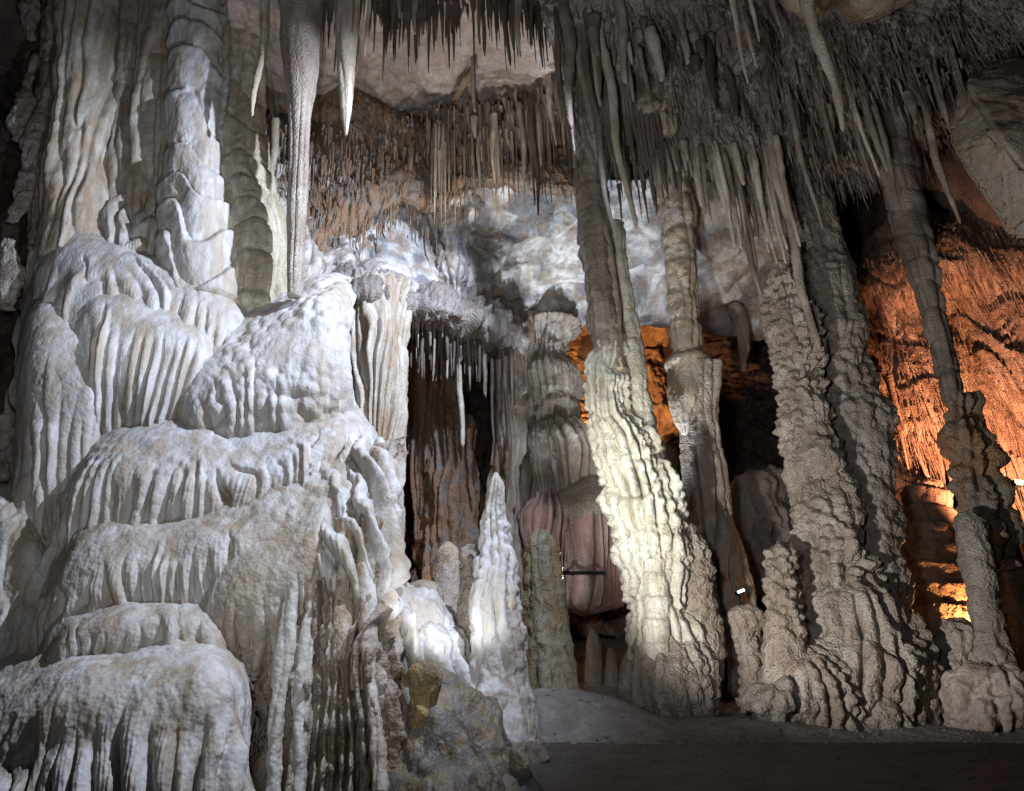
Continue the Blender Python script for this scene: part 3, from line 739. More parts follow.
hang(48, (622, 775), ip((622, 145), (700, 140), (775, 130)), ip((622, 235), (650, 215), (690, 260), (725, 270), (775, 320)), ip((622, 11.3), (775, 11.3)), (2.2, 4.4), ['stal', 'stal', 'stalpale'], *L4, power=.5, jit=10)
L5 = ('stalactite in the fringe over the brown hollow', 'fringe over the brown hollow')
hang(52, (385, 512), ip((385, 302), (430, 312), (480, 326), (512, 336)), ip((385, 345), (410, 400), (440, 385), (470, 400), (500, 470), (512, 455)), ip((385, 13.2), (430, 13.6), (512, 15.4)), (1.4, 3.0), ['stal', 'staldark', 'staldark', 'brownrope'], *L5, power=.4, jit=5)
L6 = ('stalactite in the shadowed fringe at the upper right', 'shadowed fringe at the upper right')
hang(36, (775, 950), ip((775, 40), (850, 60), (950, 20)), ip((775, 220), (830, 180), (870, 210), (900, 220), (950, 140)), ip((775, 11.2), (950, 11.2)), (2, 6), ['staldark', 'stal', 'stal'], *L6, power=.5, jit=60, bend=.03)
L7 = ('small stalactite below the rusty band of ceiling', 'small stalactites under the rusty band')
hang(16, (300, 445), ip((300, 150), (340, 175), (445, 150)), ip((300, 250), (360, 240), (445, 215)), c_(14.0), (1.8, 3.2), ['stal', 'greycol'], *L7, power=.5, jit=14)

def straws(name, n, xr, top, length, Yf, rpx, mat, jit=30, sides=5):
    Vs = []; Qs = []; base = 0
    for k in range(n):
        x = rnd.uniform(*xr); y0 = top(x)+rnd.uniform(-jit, jit); Y = Yf(x, y0)
        p = at(x, y0, Y); L = rnd.uniform(*length)*(rnd.random()**1.5*.8+.2); r = rnd.uniform(*rpx)*mpp(x, y0, Y)
        th = np.linspace(0, 2*PI, sides, endpoint=False)+rnd.random()
        nr = 5; t = np.linspace(0, 1, nr)
        pr = r*(1-t*.8); wob = np.cumsum(np.array([[rnd.uniform(-.12, .12)*r*2, rnd.uniform(-.12, .12)*r*2] for _ in t]), axis=0)
        V = np.stack([p[0]+wob[:, :1]+pr[:, None]*np.cos(th), p[1]+wob[:, 1:]+pr[:, None]*np.sin(th), p[2]-(t*L)[:, None]+0*th[None]], -1).reshape(-1, 3)
        Vs.append(V); Qs.append(quads(nr, sides, True)[:, ::-1]+base); base += len(V)
    o = link_mesh(name, np.concatenate(Vs), np.concatenate(Qs), np.zeros((0, 3), int), M[mat])
    return o
o = straws('soda_straws', 480, (316, 562), ip((316, -25), (562, -15)), (.7, 2.9), lambda x, y: 10.9, (1.2, 3.2), 'staldark', 30, 6); tag(o, kind='stuff', cat='stalactites', label='dark thin straws packed between the stalactites at the top edge')
o = straws('soda_straws', 900, (245, 610), ip((245, 170), (340, 170), (450, 150), (540, 120), (610, 130)), (.15, .9), lambda x, y: 13.85, (.8, 1.8), 'stal', 45); tag(o, kind='stuff', cat='stalactites', label='countless hair-thin soda straws bristling on the rusty band of ceiling')
o = straws('soda_straws', 800, (575, 960), ip((575, 110), (760, 130), (960, 80)), (.2, 1.2), lambda x, y: 11.0+(y-90)*.011, (.9, 2.2), 'stal', 75); tag(o, kind='stuff', cat='stalactites', label='countless thin straws bristling under the dark ceiling at the upper right')
o = straws('soda_straws', 420, (385, 515), ip((385, 304), (515, 338)), (.3, 1.8), lambda x, y: 13.3+(x-385)*.017, (1.0, 2.0), 'stal', 6); tag(o, kind='stuff', cat='stalactites', label='hair-thin straws between the stalactites over the brown hollow')
o = straws('soda_straws', 420, (300, 520), ip((300, 300), (400, 305), (520, 325)), (.15, .8), lambda x, y: 12.7+max(0, x-400)*.022, (.9, 1.8), 'stal', 10); tag(o, kind='stuff', cat='stalactites', label='thin straws bristling along the lower rim of the pale ceiling')

# ================================================================== MIDDLE GROUND
POPC = dict(pop=.035, popf=7, peb=.02, pf=10, rough=.03)
single('stalagmite', [(496, 473, 9.8, 2), (497, 484, 9.8, 6), (494, 505, 9.8, 9), (495, 530, 9.8, 12), (497, 560, 9.75, 15), (493, 600, 9.7, 19), (496, 640, 9.65, 23), (498, 690, 9.6, 27), (496, 740, 9.4, 36), (495, 800, 9.2, 50)], 'white',
  D(lump=.07, lf=2.2, ropes=9, amp=.05, **POPC), 'tall pointed bright white stalagmite with knobbly skin beside the path', 'stalagmite')
single('stalagmite', [(470, 545, 10.4, 3), (468, 560, 10.4, 8), (470, 590, 10.4, 10), (470, 640, 10.3, 14), (470, 720, 10.2, 18)], 'grey',
  D(lump=.07, lf=2.2, **POPC), 'short grey stalagmite against the left side of the tall pointed white one', 'stalagmite')
single('stalagmite', [(448, 542, 12.6, 3), (448, 548, 12.6, 9), (448, 565, 12.6, 13), (446, 590, 12.5, 16), (440, 620, 12.4, 24), (436, 690, 12, 34)], 'tan',
  D(lump=.05, lf=2, rough=.02), 'stubby beige stalagmite with rounded top in front of the brown hollow', 'stalagmite')
single('stalagmite', [(424, 582, 12.0, 6), (420, 590, 12.0, 18), (416, 620, 11.8, 24), (414, 680, 11.5, 26)], 'tan',
  D(lump=.06, lf=2, rough=.03), 'low flat beige stalagmite left of the stubby rounded one', 'stalagmite')
o, _, _ = loft('flowstone_drapery', [(10.8, [(366, 600), (384, 570), (412, 590), (440, 595), (470, 640)]), (10.1, [(366, 608), (385, 576), (412, 600), (436, 606), (470, 650)]),
  (9.7, [(367, 625), (387, 596), (412, 620), (436, 628), (472, 668)]), (9.55, [(370, 700), (392, 680), (420, 690), (445, 700), (480, 740)])], M['white'],
  D(ropes=7, amp=.2, k=.9, ramp=(.1, .5), lump=.12, lf=2, peb=.02, rough=.04, gap=.25), 1.4, curl=.4)
tag(o, 'bright white folded drapery between the mound and the pointed stalagmite', 'flowstone')
def boulder(px, py, Y, rx, ry, mat, label, cat='rock', lump=.12, group=None, flat=.8, **k):
    n = 9; pth = []
    for i in range(n):
        a = PI*i/(n-1); pth.append((px, py-ry*math.cos(a), Y, max(1.0, rx*math.sin(a)**.8)))
    return single('boulder', pth, mat, D(lump=lump, lf=k.pop('lf', 1.6), rough=.05, peb=.02, **k), label, cat, group, flat=flat)
boulder(418, 708, 9.1, 20, 38, 'yellow', 'ochre yellow rock tucked under the white drapery', lump=.15)
boulder(424, 706, 8.55, 17, 38, 'yellow', 'small ochre-streaked rock at the front of the dark wet outcrop', lump=.15)
o, _, _ = loft('rock_outcrop', [
 (10.4, [(385, 690), (430, 665), (470, 690), (520, 715), (545, 740)]),
 (9.3, [(385, 700), (430, 672), (470, 694), (515, 722), (543, 750)]),
 (8.75, [(388, 735), (432, 700), (470, 712), (512, 738), (547, 772)]),
 (8.2, [(385, 775), (430, 755), (470, 752), (512, 770), (548, 800)]),
 (7.5, [(380, 830), (430, 810), (470, 810), (512, 820), (552, 840)]),
 (7.0, [(375, 900), (430, 900), (470, 900), (515, 900), (556, 900)])], M['wetrock'],
 D(lump=.24, lf=1.5, rough=.035, ropes=5, amp=.08, peb=.015, pop=.05, popf=2.5), 1.4, curl=.7)
tag(o, 'dark wet rock outcrop between the mound foot and the path', 'rock')
boulder(528, 764, 8.3, 20, 22, 'wetrock', 'small dark stone at the left edge of the path', lump=.12)
boulder(392, 740, 8.6, 14, 60, 'brownrope', 'brown rough rock knob at the foot of the mound flank', lump=.12)

# ochre / green column
single('stalagmite', [(540, 532, 13.2, 6), (540, 545, 13.2, 13), (541, 570, 13.2, 16), (545, 610, 13.1, 19), (546, 650, 13.0, 23), (548, 700, 12.8, 30)], 'ochre',
  D(ropes=7, amp=.12, lump=.1, lf=1.8, rough=.05), 'moss-tinted ochre stalagmite behind the pointed white one', 'stalagmite')
# far ribbed column with canopy
t = thing('column', 552, 520, 17, 'far ribbed cream column standing on a shelf behind the centre column', 'column')
adopt(tube('shaft', [(548, 325, 17, 30), (547, 340, 17, 20), (547, 362, 17, 20), (549, 372, 17, 25), (552, 392, 17, 25), (553, 430, 17, 22)], M['greycol'], D(ropes=26, amp=.14, k=.8, lump=.10, tier=.12, tiersp=1.5, tstag=1.0, rough=.03), 1.5), t)
adopt(tube('skirt', [(553, 428, 16.9, 22), (556, 440, 16.9, 33), (560, 452, 16.9, 36), (560, 480, 16.9, 35), (560, 520, 16.9, 30)], M['stalpale'], D(ropes=34, amp=.15, k=.9, lump=.08, rough=.03, gap=.2, wander=.7), .8), t)
t = thing('flowstone_canopy', 575, 620, 16, 'mushroom-like shelf of flowstone with a pinkish ribbed skirt under the far column', 'flowstone')
adopt(tube('shelf', [(590, 478, 16.2, 12), (586, 490, 16.2, 26), (580, 505, 16.1, 38), (578, 517, 16.0, 40), (580, 530, 16.0, 32)], M['greycol'], D(lump=.12, lf=1.2, rough=.02), 1.6), t)
adopt(tube('skirt', [(584, 512, 16.1, 30), (582, 524, 16.1, 36), (583, 560, 16.1, 35), (584, 590, 16.1, 35), (584, 606, 16.1, 34)], M['pinkdrape'], D(ropes=36, amp=.16, k=.9, lump=.10, gap=.2, wander=.7), .8), t)
adopt(tube('side_skirt', [(552, 500, 16.0, 16), (550, 512, 15.9, 25), (549, 545, 15.9, 24), (552, 575, 15.9, 20), (556, 600, 16, 18)], M['pinkdrape'], D(ropes=24, amp=.14, k=.9, lump=.10, gap=.2, wander=.7), .8), t)
single('column', [(506, 318, 16.3, 22), (507, 345, 16.3, 15), (508, 420, 16.2, 13), (504, 480, 16.1, 13), (502, 530, 16, 14), (505, 620, 15.8, 18)], 'brownrope',
  D(ropes=11, amp=.18, k=.8, lump=.1, rough=.03, tier=.08, tiersp=1.8, gap=.1), 'brown ribbed column left of the far cream column', 'column')
single('column', [(524, 318, 16.8, 16), (526, 360, 16.8, 10), (527, 430, 16.8, 9), (522, 500, 16.6, 9), (520, 600, 16.4, 10)], 'brownrope',
  D(ropes=6, amp=.08, lump=.1, rough=.03), 'thin brown column squeezed between two thicker far columns', 'column')
# brown formation in the hollow
single('column', [(440, 340, 17.6, 34), (440, 400, 17.6, 24), (445, 450, 17.5, 22), (452, 510, 17.3, 30), (450, 600, 17, 40)], 'brown',
  D(ropes=14, amp=.22, lump=.25, rough=.08), 'broad rusty brown column inside the dark hollow', 'column')
single('column', [(416, 350, 17.0, 16), (417, 400, 17, 10), (418, 460, 17, 7), (420, 540, 17, 5)], 'brown',
  D(ropes=6, amp=.1, lump=.1), 'thin rusty column at the left side of the dark hollow', 'column')
# knobbly pendant on the pale ceiling
single('ceiling_pendant', [(450, 205, 14.9, 30), (448, 232, 14.6, 20), (450, 255, 14.4, 16), (452, 285, 14.2, 11), (455, 305, 14.1, 4)], 'slab', D(lump=.22, lf=2, rough=.10, ropes=9, amp=.14, gap=.16), 'white and brown ribbed pendant hanging from the middle of the pale ceiling', 'pendant')
o = straws('soda_straws', 420, (243, 470), ip((243, 190), (330, 195), (400, 175), (470, 165)), (.2, 1.3), lambda x, y: 13.35+.003*max(0, x-330), (.7, 1.5), 'brown', 50); tag(o, kind='stuff', cat='stalactites', label='fuzzy brown straws along the ragged lower edge of the rusty band')
for n_, m_, lb_ in ((190, 'staldark', 'dark needle-thin straws filling the fringe on the lip of the roof dome'), (170, 'brownrope', 'brown needle-thin straws filling the fringe on the lip of the roof dome')):
    o = straws('soda_straws', n_, (425, 612), ip((425, 132), (440, 128), (505, 122), (545, 96), (612, 74)), (.5, 3.2), lambda x, y: 13.3, (.8, 2.3), m_, 24, 6); tag(o, kind='stuff', cat='stalactites', label=lb_)
o = straws('soda_straws', 300, (556, 650), ip((556, -10), (600, 30), (650, 60)), (.8, 4.0), lambda x, y: 10.4, (1.2, 3.0), 'stal', 45, 6); tag(o, kind='stuff', cat='stalactites', label='long needle-like straws inside the dark cluster above the centre column')
# small knobs in the dark opening
single('stalagmite', [(593, 630, 14.5, 3), (594, 640, 14.5, 7), (594, 690, 14.5, 9)], 'greycol', D(lump=.06), 'small dim stalagmite in the dark opening left of the centre column', 'stalagmite')
single('stalagmite', [(610, 648, 14.3, 3), (611, 656, 14.3, 6), (612, 692, 14.3, 8)], 'greycol', D(lump=.06), 'smallest dim stalagmite beside the centre column foot', 'stalagmite')
boulder(545, 690, 13.2, 24, 20, 'grey', 'low grey rock at the foot of the ochre stalagmite')

# ---- centre column
t = thing('column', 670, 725, 11.8, 'pale greenish centre column with two slender shafts rising from its knobbly body', 'column')
adopt(tube('shaft', [(588, 150, 11.9, 12), (594, 220, 11.9, 14), (600, 270, 11.9, 13), (607, 330, 11.9, 14), (613, 372, 11.9, 11)], M['stal'], D(ropes=9, amp=.06, lump=.06, rough=.03, tier=.03, tiersp=.7, gap=.05), 1.6), t)
adopt(tube('shaft', [(598, 215, 11.7, 5), (607, 250, 11.7, 6), (614, 290, 11.7, 4), (618, 350, 11.7, 4), (620, 370, 11.7, 4)], M['tan'], D(ropes=4, amp=.02, lump=.03), 1.5), t)
adopt(tube('shaft', [(614, 225, 12.0, 9), (620, 270, 12.0, 7), (628, 310, 12.0, 7), (633, 350, 12, 9), (638, 395, 12, 10), (641, 425, 12, 14), (643, 455, 12, 17), (646, 500, 12, 14)], M['green'], D(ropes=5, amp=.03, lump=.05, rough=.02, tier=.03, tiersp=.6), 1.6), t)
adopt(tube('body', [(611, 338, 11.9, 6), (611, 350, 11.9, 12), (608, 375, 11.9, 14), (608, 400, 11.9, 14), (612, 422, 11.9, 18), (626, 442, 11.9, 28), (633, 465, 11.9, 31), (643, 500, 11.9, 34), (651, 540, 11.9, 33), (655, 565, 11.9, 30), (658, 600, 11.9, 25), (664, 640, 11.9, 30), (668, 690, 11.9, 36)], M['green'],
  D(ropes=17, amp=.11, lump=.09, lf=2.2, tier=.12, tiersp=1.35, tstag=.9, rough=.025, pop=.05, popf=6.5, peb=.02, gap=.2, wander=.45), 1.5), t)
adopt(tube('rib', [(655, 560, 11.5, 10), (657, 600, 11.45, 12), (656, 640, 11.4, 13), (658, 670, 11.4, 15)], M['green'], D(lump=.06, lf=2, tier=.06, tiersp=.4, rough=.02), 1.5), t)
adopt(tube('side_lobe', [(688, 524, 11.9, 5), (688, 540, 11.9, 13), (694, 580, 11.9, 18), (700, 620, 11.9, 18), (704, 680, 11.9, 20)], M['greycol'], D(lump=.08, lf=2.2, **POPC), 1.5), t)
adopt(tube('base', [(668, 640, 11.8, 26), (670, 662, 11.7, 40), (670, 690, 11.6, 43), (672, 715, 11.6, 38), (673, 740, 11.6, 34)], M['greycol'], D(ropes=11, amp=.12, lump=.08, lf=1.8, pop=.04, popf=7, rough=.04, gap=.1), 1.5), t)
# ---- slender column behind it
t = thing('column', 718, 640, 14, 'slender beige column with a collar halfway up, right of the centre column', 'column')
adopt(tube('shaft', [(668, 150, 13.8, 16), (676, 215, 13.9, 15), (682, 280, 14, 13), (687, 350, 14, 13), (690, 372, 14, 12)], M['tan'], D(ropes=9, amp=.07, lump=.06, rough=.03, tier=.04, tiersp=.8, gap=.06), 1.6), t)
adopt(tube('collar', [(688, 352, 14, 10), (688, 360, 14, 20), (688, 372, 14, 18), (684, 400, 13.8, 14), (684, 420, 13.8, 9), (685, 434, 13.8, 3)], M['tan'], D(ropes=7, amp=.04, lump=.05, rough=.02), 1.5), t)
adopt(tube('body', [(696, 366, 14, 20), (697, 400, 14, 17), (702, 450, 14, 16), (708, 500, 14, 19), (713, 550, 14, 25), (720, 620, 13.9, 30), (728, 690, 13.8, 40)], M['greycol'], D(ropes=11, amp=.10, lump=.08, rough=.03, gap=.08), 1.6), t)
boulder(755, 535, 17.0, 42, 62, 'grey', 'rough grey rock face behind the gap between slender and grey twin columns', lump=.3, pop=.12, popf=3)

# ---- the grey twin column at right
RC = dict(pop=.075, popf=5.5, rough=.05, peb=.02)
t = thing('column', 850, 725, 12, 'massive grey twin column with crusted knobbly skin and broad roped foot at right', 'column')
adopt(tube('front_shaft', [(779, 262, 12, 7), (783, 275, 12, 13), (788, 310, 12, 18), (797, 360, 12, 19), (808, 420, 12, 22), (820, 480, 12, 25), (832, 540, 11.9, 28), (842, 600, 11.9, 36), (850, 660, 11.8, 46)], M['greycol'],
  D(lump=.24, lf=1.9, ropes=10, amp=.05, gap=.12, pop=.12, popf=6.2, rough=.025, peb=.03, pf=9, wander=.5), 1.5), t)
adopt(tube('rear_shaft', [(800, 130, 12.6, 20), (809, 200, 12.6, 20), (820, 260, 12.6, 23), (831, 320, 12.5, 25), (842, 370, 12.4, 26), (854, 430, 12.4, 29), (861, 500, 12.3, 29), (869, 570, 12.2, 30), (876, 650, 12, 34)], M['grey'],
  D(lump=.16, lf=1.5, tier=.05, tiersp=1.3, tstag=1.0, rough=.02, peb=.025, ropes=10, amp=.05, wander=.5, pop=.05, popf=6), 1.5), t)
adopt(tube('foot', [(852, 585, 11.8, 18), (854, 600, 11.75, 36), (860, 630, 11.7, 50), (862, 660, 11.6, 56), (860, 700, 11.6, 58), (856, 735, 11.6, 62)], M['greycol'],
  D(ropes=20, amp=.12, lump=.12, lf=1.7, tier=.14, tiersp=.9, tstag=.8, gap=.12, wander=.3, pop=.07, popf=6.5, rough=.02, peb=.02), 1.5), t)
adopt(tube('foot_lobe', [(888, 615, 11.6, 12), (887, 630, 11.5, 24), (885, 660, 11.4, 30), (884, 700, 11.3, 31), (883, 730, 11.3, 32)], M['greycol'],
  D(ropes=15, amp=.11, lump=.12, lf=1.7, gap=.12, wander=.3, ramp=(.15, .4), pop=.07, popf=6.5, rough=.02, peb=.02), 1.5), t)
adopt(tube('foot_lobe', [(800, 648, 11.4, 16), (806, 658, 11.3, 28), (815, 682, 11.2, 36), (820, 705, 11.2, 37), (820, 734, 11.2, 38)], M['greycol'],
  D(ropes=18, amp=.11, lump=.12, lf=1.7, gap=.14, wander=.25, ramp=(.15, .4), pop=.06, popf=6.5, rough=.02, peb=.02), 1.5), t)
single('stalagmite', [(781, 543, 11.5, 4), (781, 553, 11.5, 12), (782, 580, 11.5, 14), (784, 620, 11.4, 17), (785, 655, 11.35, 22), (786, 700, 11.3, 24)], 'greycol',
  D(lump=.08, lf=2, pop=.07, popf=7, rough=.03), 'knobbly grey stalagmite standing against the left foot of the grey twin column', 'stalagmite')
single('stalagmite', [(745, 606, 11.9, 7), (745, 613, 11.9, 14), (747, 632, 11.9, 12), (750, 655, 11.9, 11), (756, 700, 11.8, 14)], 'greycol',
  D(lump=.06, lf=2, pop=.06, popf=7, rough=.03), 'short mushroom-topped grey stalagmite at the left of the knobbly grey one', 'stalagmite')
boulder(770, 705, 11.0, 36, 20, 'grey', 'low grey mound between the centre column and the grey twin column', lump=.25, pop=.07, popf=4)

# ---- far right group
single('stalagmite', [(953, 620, 11.4, 8), (953, 627, 11.4, 19), (954, 650, 11.4, 25), (954, 690, 11.3, 28), (952, 730, 11.2, 30)], 'greycol',
  D(lump=.08, lf=2, pop=.06, popf=6, rough=.03), 'dome-topped grey stalagmite right of the twin column foot', 'stalagmite')
boulder(992, 705, 10.6, 40, 38, 'pink', 'rounded pinkish boulder at the right edge below the leaning pole', lump=.26, ropes=5, amp=.08, pop=.06, popf=3.5)
boulder(1040, 720, 10.5, 40, 45, 'grey', 'grey boulder cut by the right edge of the picture', lump=.25, pop=.06, popf=3.5)
single('stalagmite', [(969, 512, 11.2, 4), (970, 517, 11.2, 10), (974, 545, 11.2, 12), (982, 590, 11.1, 13), (990, 635, 11.0, 14), (996, 668, 10.9, 18), (998, 690, 10.8, 20)], 'grey',
  D(lump=.06, lf=1.8, tier=.03, tiersp=.5, rough=.03), 'leaning pole-like grey stalagmite standing on the pinkish boulder', 'stalagmite')
single('stalagmite', [(1006, 556, 11.6, 7), (1010, 575, 11.6, 12), (1018, 620, 11.5, 14), (1026, 700, 11.4, 16)], 'grey',
  D(lump=.08, lf=1.8, tier=.04, tiersp=.5, rough=.03), 'thicker leaning grey stalagmite at the right edge behind the pole-like one', 'stalagmite')
single('column', [(885, 100, 11.6, 15), (896, 160, 11.6, 15), (908, 215, 11.6, 15), (922, 270, 11.6, 13), (935, 320, 11.6, 10), (946, 360, 11.6, 8), (955, 400, 11.6, 7)], 'staldark',
  D(ropes=7, amp=.06, lump=.08, tier=.04, tiersp=.6), 'long dark tapering pendant crossing in front of the orange wall', 'stalactite')
single('rock_cluster', [(958, 398, 11.7, 5), (962, 412, 11.7, 10), (967, 440, 11.7, 15), (976, 480, 11.7, 15), (985, 515, 11.7, 15), (990, 545, 11.7, 11), (990, 570, 11.6, 6)], 'brown',
  D(lump=.16, lf=2.8, ropes=8, amp=.2, rough=.06, gap=.3, pop=.12, popf=4), 'rough jagged brown rock cluster below the dark tapering pendant', 'rock')
single('stalagmite', [(924, 480, 14.5, 6), (925, 488, 14.5, 14), (927, 520, 14.5, 21), (930, 555, 14.4, 27), (938, 590, 14.3, 32), (944, 640, 14.2, 38), (948, 720, 14, 44)], 'orange',
  D(tier=.20, tiersp=.40, tstag=.35, lump=.12, lf=1.8, pop=.05, popf=6, rough=.04), 'stepped stalagmite glowing orange behind the grey twin column', 'stalagmite')
# ---- orange fringed wall
o, Qw, Nw = loft('fringed_wall', [
 (17.5, [(840, 270), (880, 225), (940, 200), (1000, 205), (1100, 210)]),
 (15.6, [(846, 268), (884, 236), (940, 218), (1000, 220), (1100, 225)]),
 (14.9, [(850, 300), (890, 275), (940, 265), (1000, 265), (1100, 270)]),
 (15.2, [(856, 335), (895, 320), (945, 300), (1000, 300), (1100, 305)]),
 (14.8, [(866, 385), (900, 390), (950, 380), (1000, 380), (1100, 380)]),
 (15.2, [(880, 430), (915, 450), (955, 470), (1000, 520), (1100, 560)]),
 (16.8, [(880, 430), (915, 450), (955, 470), (1000, 520), (1100, 560)])],
 M['orange'], D(ropes=50, amp=.08, k=.9, lump=.22, lf=.8, rough=.03, tier=.16, tiersp=1.5, tstag=.9, fine=190, famp=.03, peb=.02, gap=.1), 1.6, curl=0)
tag(o, 'bulging fringed rock wall glowing orange at the right edge', 'rock wall')
L8 = ('orange-lit stalactite on the edge of the glowing wall', 'stalactites on the glowing wall edge')
for k in range(24):
    x = 868+k*6.5+rnd.uniform(-2, 2)
    y0 = float(np.interp(x, [866, 900, 950, 1000, 1040], [385, 420, 440, 480, 500]))+rnd.uniform(-35, 5)
    stalactite(x, y0, y0+rnd.uniform(25, 95), 14.75+rnd.uniform(-.1, .3), rnd.uniform(2, 4.4), 'orange', ORD(k+1)+' from the left, '+L8[0], L8[1], power=.6)
# root-like straws covering the wall
def straws_on(name, n, Q, N, L, r, mat, seed=3, tr=(.15, .85)):
    R = random.Random(seed); Vs = []; Qs = []; base = 0; nt, ns = Q.shape[:2]
    for k in range(n):
        i = int(R.uniform(*tr)*nt); j = int(R.random()*(ns-1)); p = Q[i, j]+N[i, j]*.02
        l = R.uniform(*L); rr = R.uniform(*r); nr = 5; t = np.linspace(0, 1, nr); th = np.linspace(0, 2*PI, 5, endpoint=False)
        dx = R.uniform(-.18, .18)*l; dy = N[i, j][1]*.10*l
        pr = rr*(1-.75*t)
        V = np.stack([p[0]+(dx*t)[:, None]+pr[:, None]*np.cos(th), p[1]+(dy*t)[:, None]+pr[:, None]*np.sin(th), p[2]-(t*l)[:, None]+0*th[None]], -1).reshape(-1, 3)
        Vs.append(V); Qs.append(quads(nr, 5, True)[:, ::-1]+base); base += len(V)
    return link_mesh(name, np.concatenate(Vs), np.concatenate(Qs), np.zeros((0, 3), int), M[mat])
o = straws_on('soda_straws', 2200, Qw, Nw, (.2, 1.0), (.008, .022), 'orange'); tag(o, kind='stuff', cat='stalactites', label='root-like straws covering the glowing orange wall')
o = straws_on('soda_straws', 700, band[0], band[1], (.12, .6), (.010, .022), 'brown', 5); tag(o, kind='stuff', cat='stalactites', label='brown bristling straws on the rusty band under the roof dome')
o = straws_on('soda_straws', 1300, right[0], right[1], (.15, .9), (.010, .028), 'ceil', 6, (.2, .75)); tag(o, kind='stuff', cat='stalactites', label='grey straws bristling on the right-hand ceiling')
o = straws_on('soda_straws', 600, pend[0], pend[1], (.15, .9), (.010, .028), 'ceil', 8, (.25, .75)); tag(o, kind='stuff', cat='stalactites', label='grey straws bristling on the hanging ceiling above the centre column')

# tan patch of bare rock in the dark cluster
single('rock_lump', [(660, 88, 11.0, 9), (660, 98, 10.9, 20), (658, 115, 10.85, 24), (656, 130, 10.9, 21), (655, 137, 11.0, 11)], 'tan', D(lump=.4, lf=2.2, rough=.12, ropes=5, amp=.1), 'bare tan rock patch amid the dark cluster at the top centre', 'rock')
# ribs between dome lip and centre cluster
single('rock_rib', [(478, 62, 12.8, 3), (466, 80, 13.0, 4), (458, 95, 13.3, 3), (448, 112, 13.8, 2)], 'brown', D(lump=.05, lf=3), 'slanting brown root-like rib on the pinkish roof dome', 'rock')
# big boulder wedged at the upper right
bm = bmesh.new()
for (px, py, Y) in [(945, 118, 11.2), (962, 78, 10.9), (1000, 62, 10.8), (1060, 55, 10.8), (1100, 150, 10.6), (1060, 235, 10.6), (1010, 240, 10.9), (975, 190, 11.0), (948, 150, 11.1), (1000, 140, 10.1), (1040, 110, 10.0), (1050, 200, 10.1),
                    (960, 110, 12.4), (1000, 70, 12.6), (1070, 70, 12.6), (1090, 200, 12.4), (1020, 220, 12.2), (985, 180, 12.3)]:
    bm.verts.new(at(px, py, Y))
bmesh.ops.convex_hull(bm, input=bm.verts)
bmesh.ops.bevel(bm, geom=bm.edges[:], offset=.06, segments=2, affect='EDGES')
bmesh.ops.triangulate(bm, faces=bm.faces[:])
for _ in range(4):
    bmesh.ops.subdivide_edges(bm, edges=[e for e in bm.edges if e.calc_length() > .06], cuts=1)
    bmesh.ops.triangulate(bm, faces=[f for f in bm.faces if len(f.verts) > 3])
bm.normal_update()
V = np.array([v.co[:] for v in bm.verts], np.float32); Nv = np.array([v.normal[:] for v in bm.verts])
hh = (fbm(V*1.3, 3, 2)-.5)*.25+(fbm(V*6, 3, 4)-.5)*.05-.05*(np.abs(vn(V*A3(2, 2, 1.2), 9)-.5) < .02)
for v, q in zip(bm.verts, V+Nv*hh[:, None]): v.co = q
me = bpy.data.meshes.new('boulder'); bm.to_mesh(me); bm.free()
for p in me.polygons: p.use_smooth = True
me.materials.append(M['boulder'])
o = bpy.data.objects.new('boulder', me); COL.objects.link(o)
tag(o, 'large smooth-faced angular boulder wedged under the roof at the upper right', 'boulder')

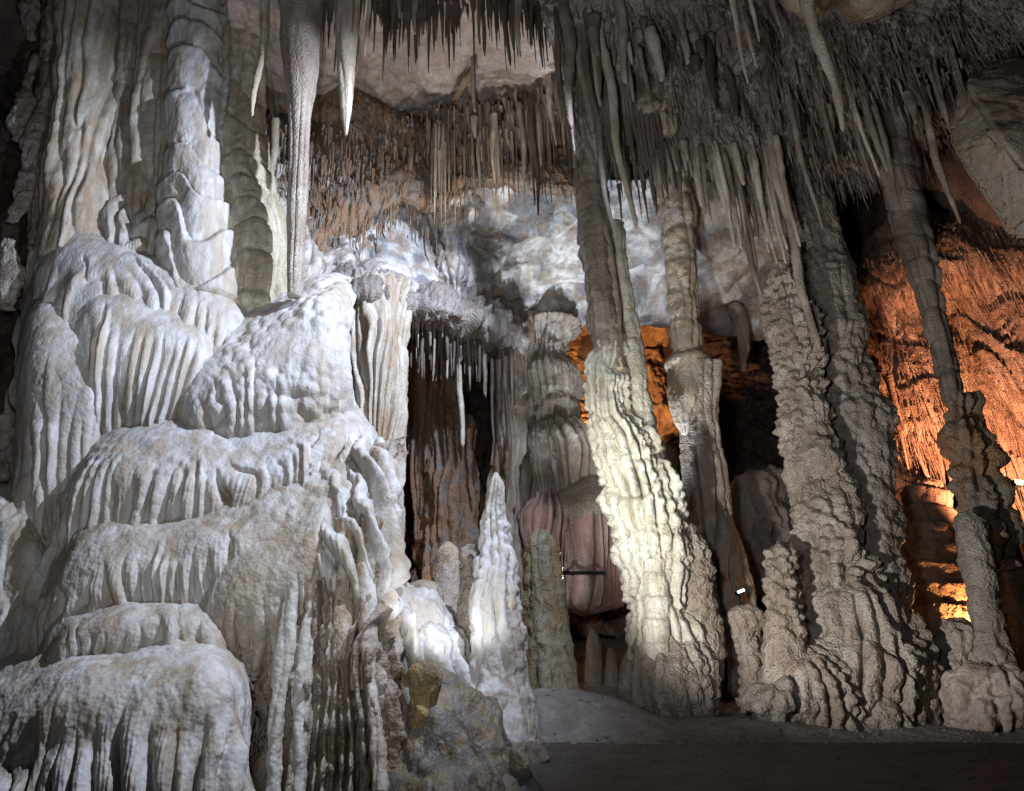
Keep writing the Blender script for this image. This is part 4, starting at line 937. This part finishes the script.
# ================================================================== FITTINGS
def box(name, c, s, mat, rot=0):
    bm = bmesh.new(); bmesh.ops.create_cube(bm, size=1)
    for v in bm.verts: v.co = (v.co[0]*s[0], v.co[1]*s[1], v.co[2]*s[2])
    bmesh.ops.bevel(bm, geom=bm.edges[:], offset=min(s)*.15, segments=2, affect='EDGES')
    me = bpy.data.meshes.new(name); bm.to_mesh(me); bm.free(); me.materials.append(mat)
    o = bpy.data.objects.new(name, me); COL.objects.link(o); o.location = c; o.rotation_euler = (0, rot, 0); return o
def fitting(px, py, Y, w, h, rot, lens, label):
    t = thing('cave_lamp', px, py, Y, label, 'lamp', 'small cave lamps'); p = t.location
    for o in (box('housing', (p[0], p[1]+.07, p[2]-.02), (w*1.15, .12, h*1.5), M['metal'], rot), box('lens', (p[0], p[1], p[2]), (w, .05, h), lens, rot),
              box('bracket', (p[0], p[1]+.08, p[2]-.16), (.03, .03, .3), M['metal'])): adopt(o, t)
fitting(741, 591, 12.6, .13, .045, -.35, M['bulbw'], 'small white strip lamp glinting in the dark left of the mushroom-topped stalagmite')
fitting(1019, 482, 12.4, .13, .09, .2, M['bulbo'], 'small warm lamp at the right edge beside the jagged brown rock')
t = thing('handrail', 584, 573, 15.0, 'dark metal handrail crossing in front of the pinkish ribbed skirt', 'handrail')
p = t.location; w = 42*mpp(584, 573, 15)
adopt(box('rail', tuple(p), (w, .06, .075), M['metal']), t)
for dx in (-.42, .42): adopt(box('bracket', (p[0]+dx*w, p[1]+.45, p[2]), (.05, .9, .05), M['metal']), t)

# grit and small stones on the trodden ground and along the path edge
ico = bmesh.new(); bmesh.ops.create_icosphere(ico, subdivisions=1, radius=1)
iv = np.array([v.co[:] for v in ico.verts]); iff = np.array([[v.index for v in f.verts] for f in ico.faces]); ico.free()
Vs = []; Fs = []; base = 0
R_ = np.random.RandomState(4)
for k in range(1500):
    x = R_.uniform(1.5, 9); y = R_.uniform(7.2, 11.6) if k % 3 else 9.75+R_.normal()*.12
    z = max(float(floor_z(np.array([[x]]), np.array([[y]]))[0, 0]), 0.012 if y < 9.6 else -1)
    r = .006+.03*R_.rand()**4*(1.0 if y > 9.5 else .45)
    v = iv*(1+.35*(R_.rand(len(iv), 1)-.5))*np.array([r*R_.uniform(.8, 1.5), r*R_.uniform(.8, 1.5), r*.7])+[x, y, z+r*.2]
    Vs.append(v); Fs.append(iff+base); base += len(v)
o = link_mesh('gravel', np.concatenate(Vs), np.zeros((0, 4), int), np.concatenate(Fs), M['grey']); tag(o, kind='stuff', label='small grit and stones scattered on the cave floor')
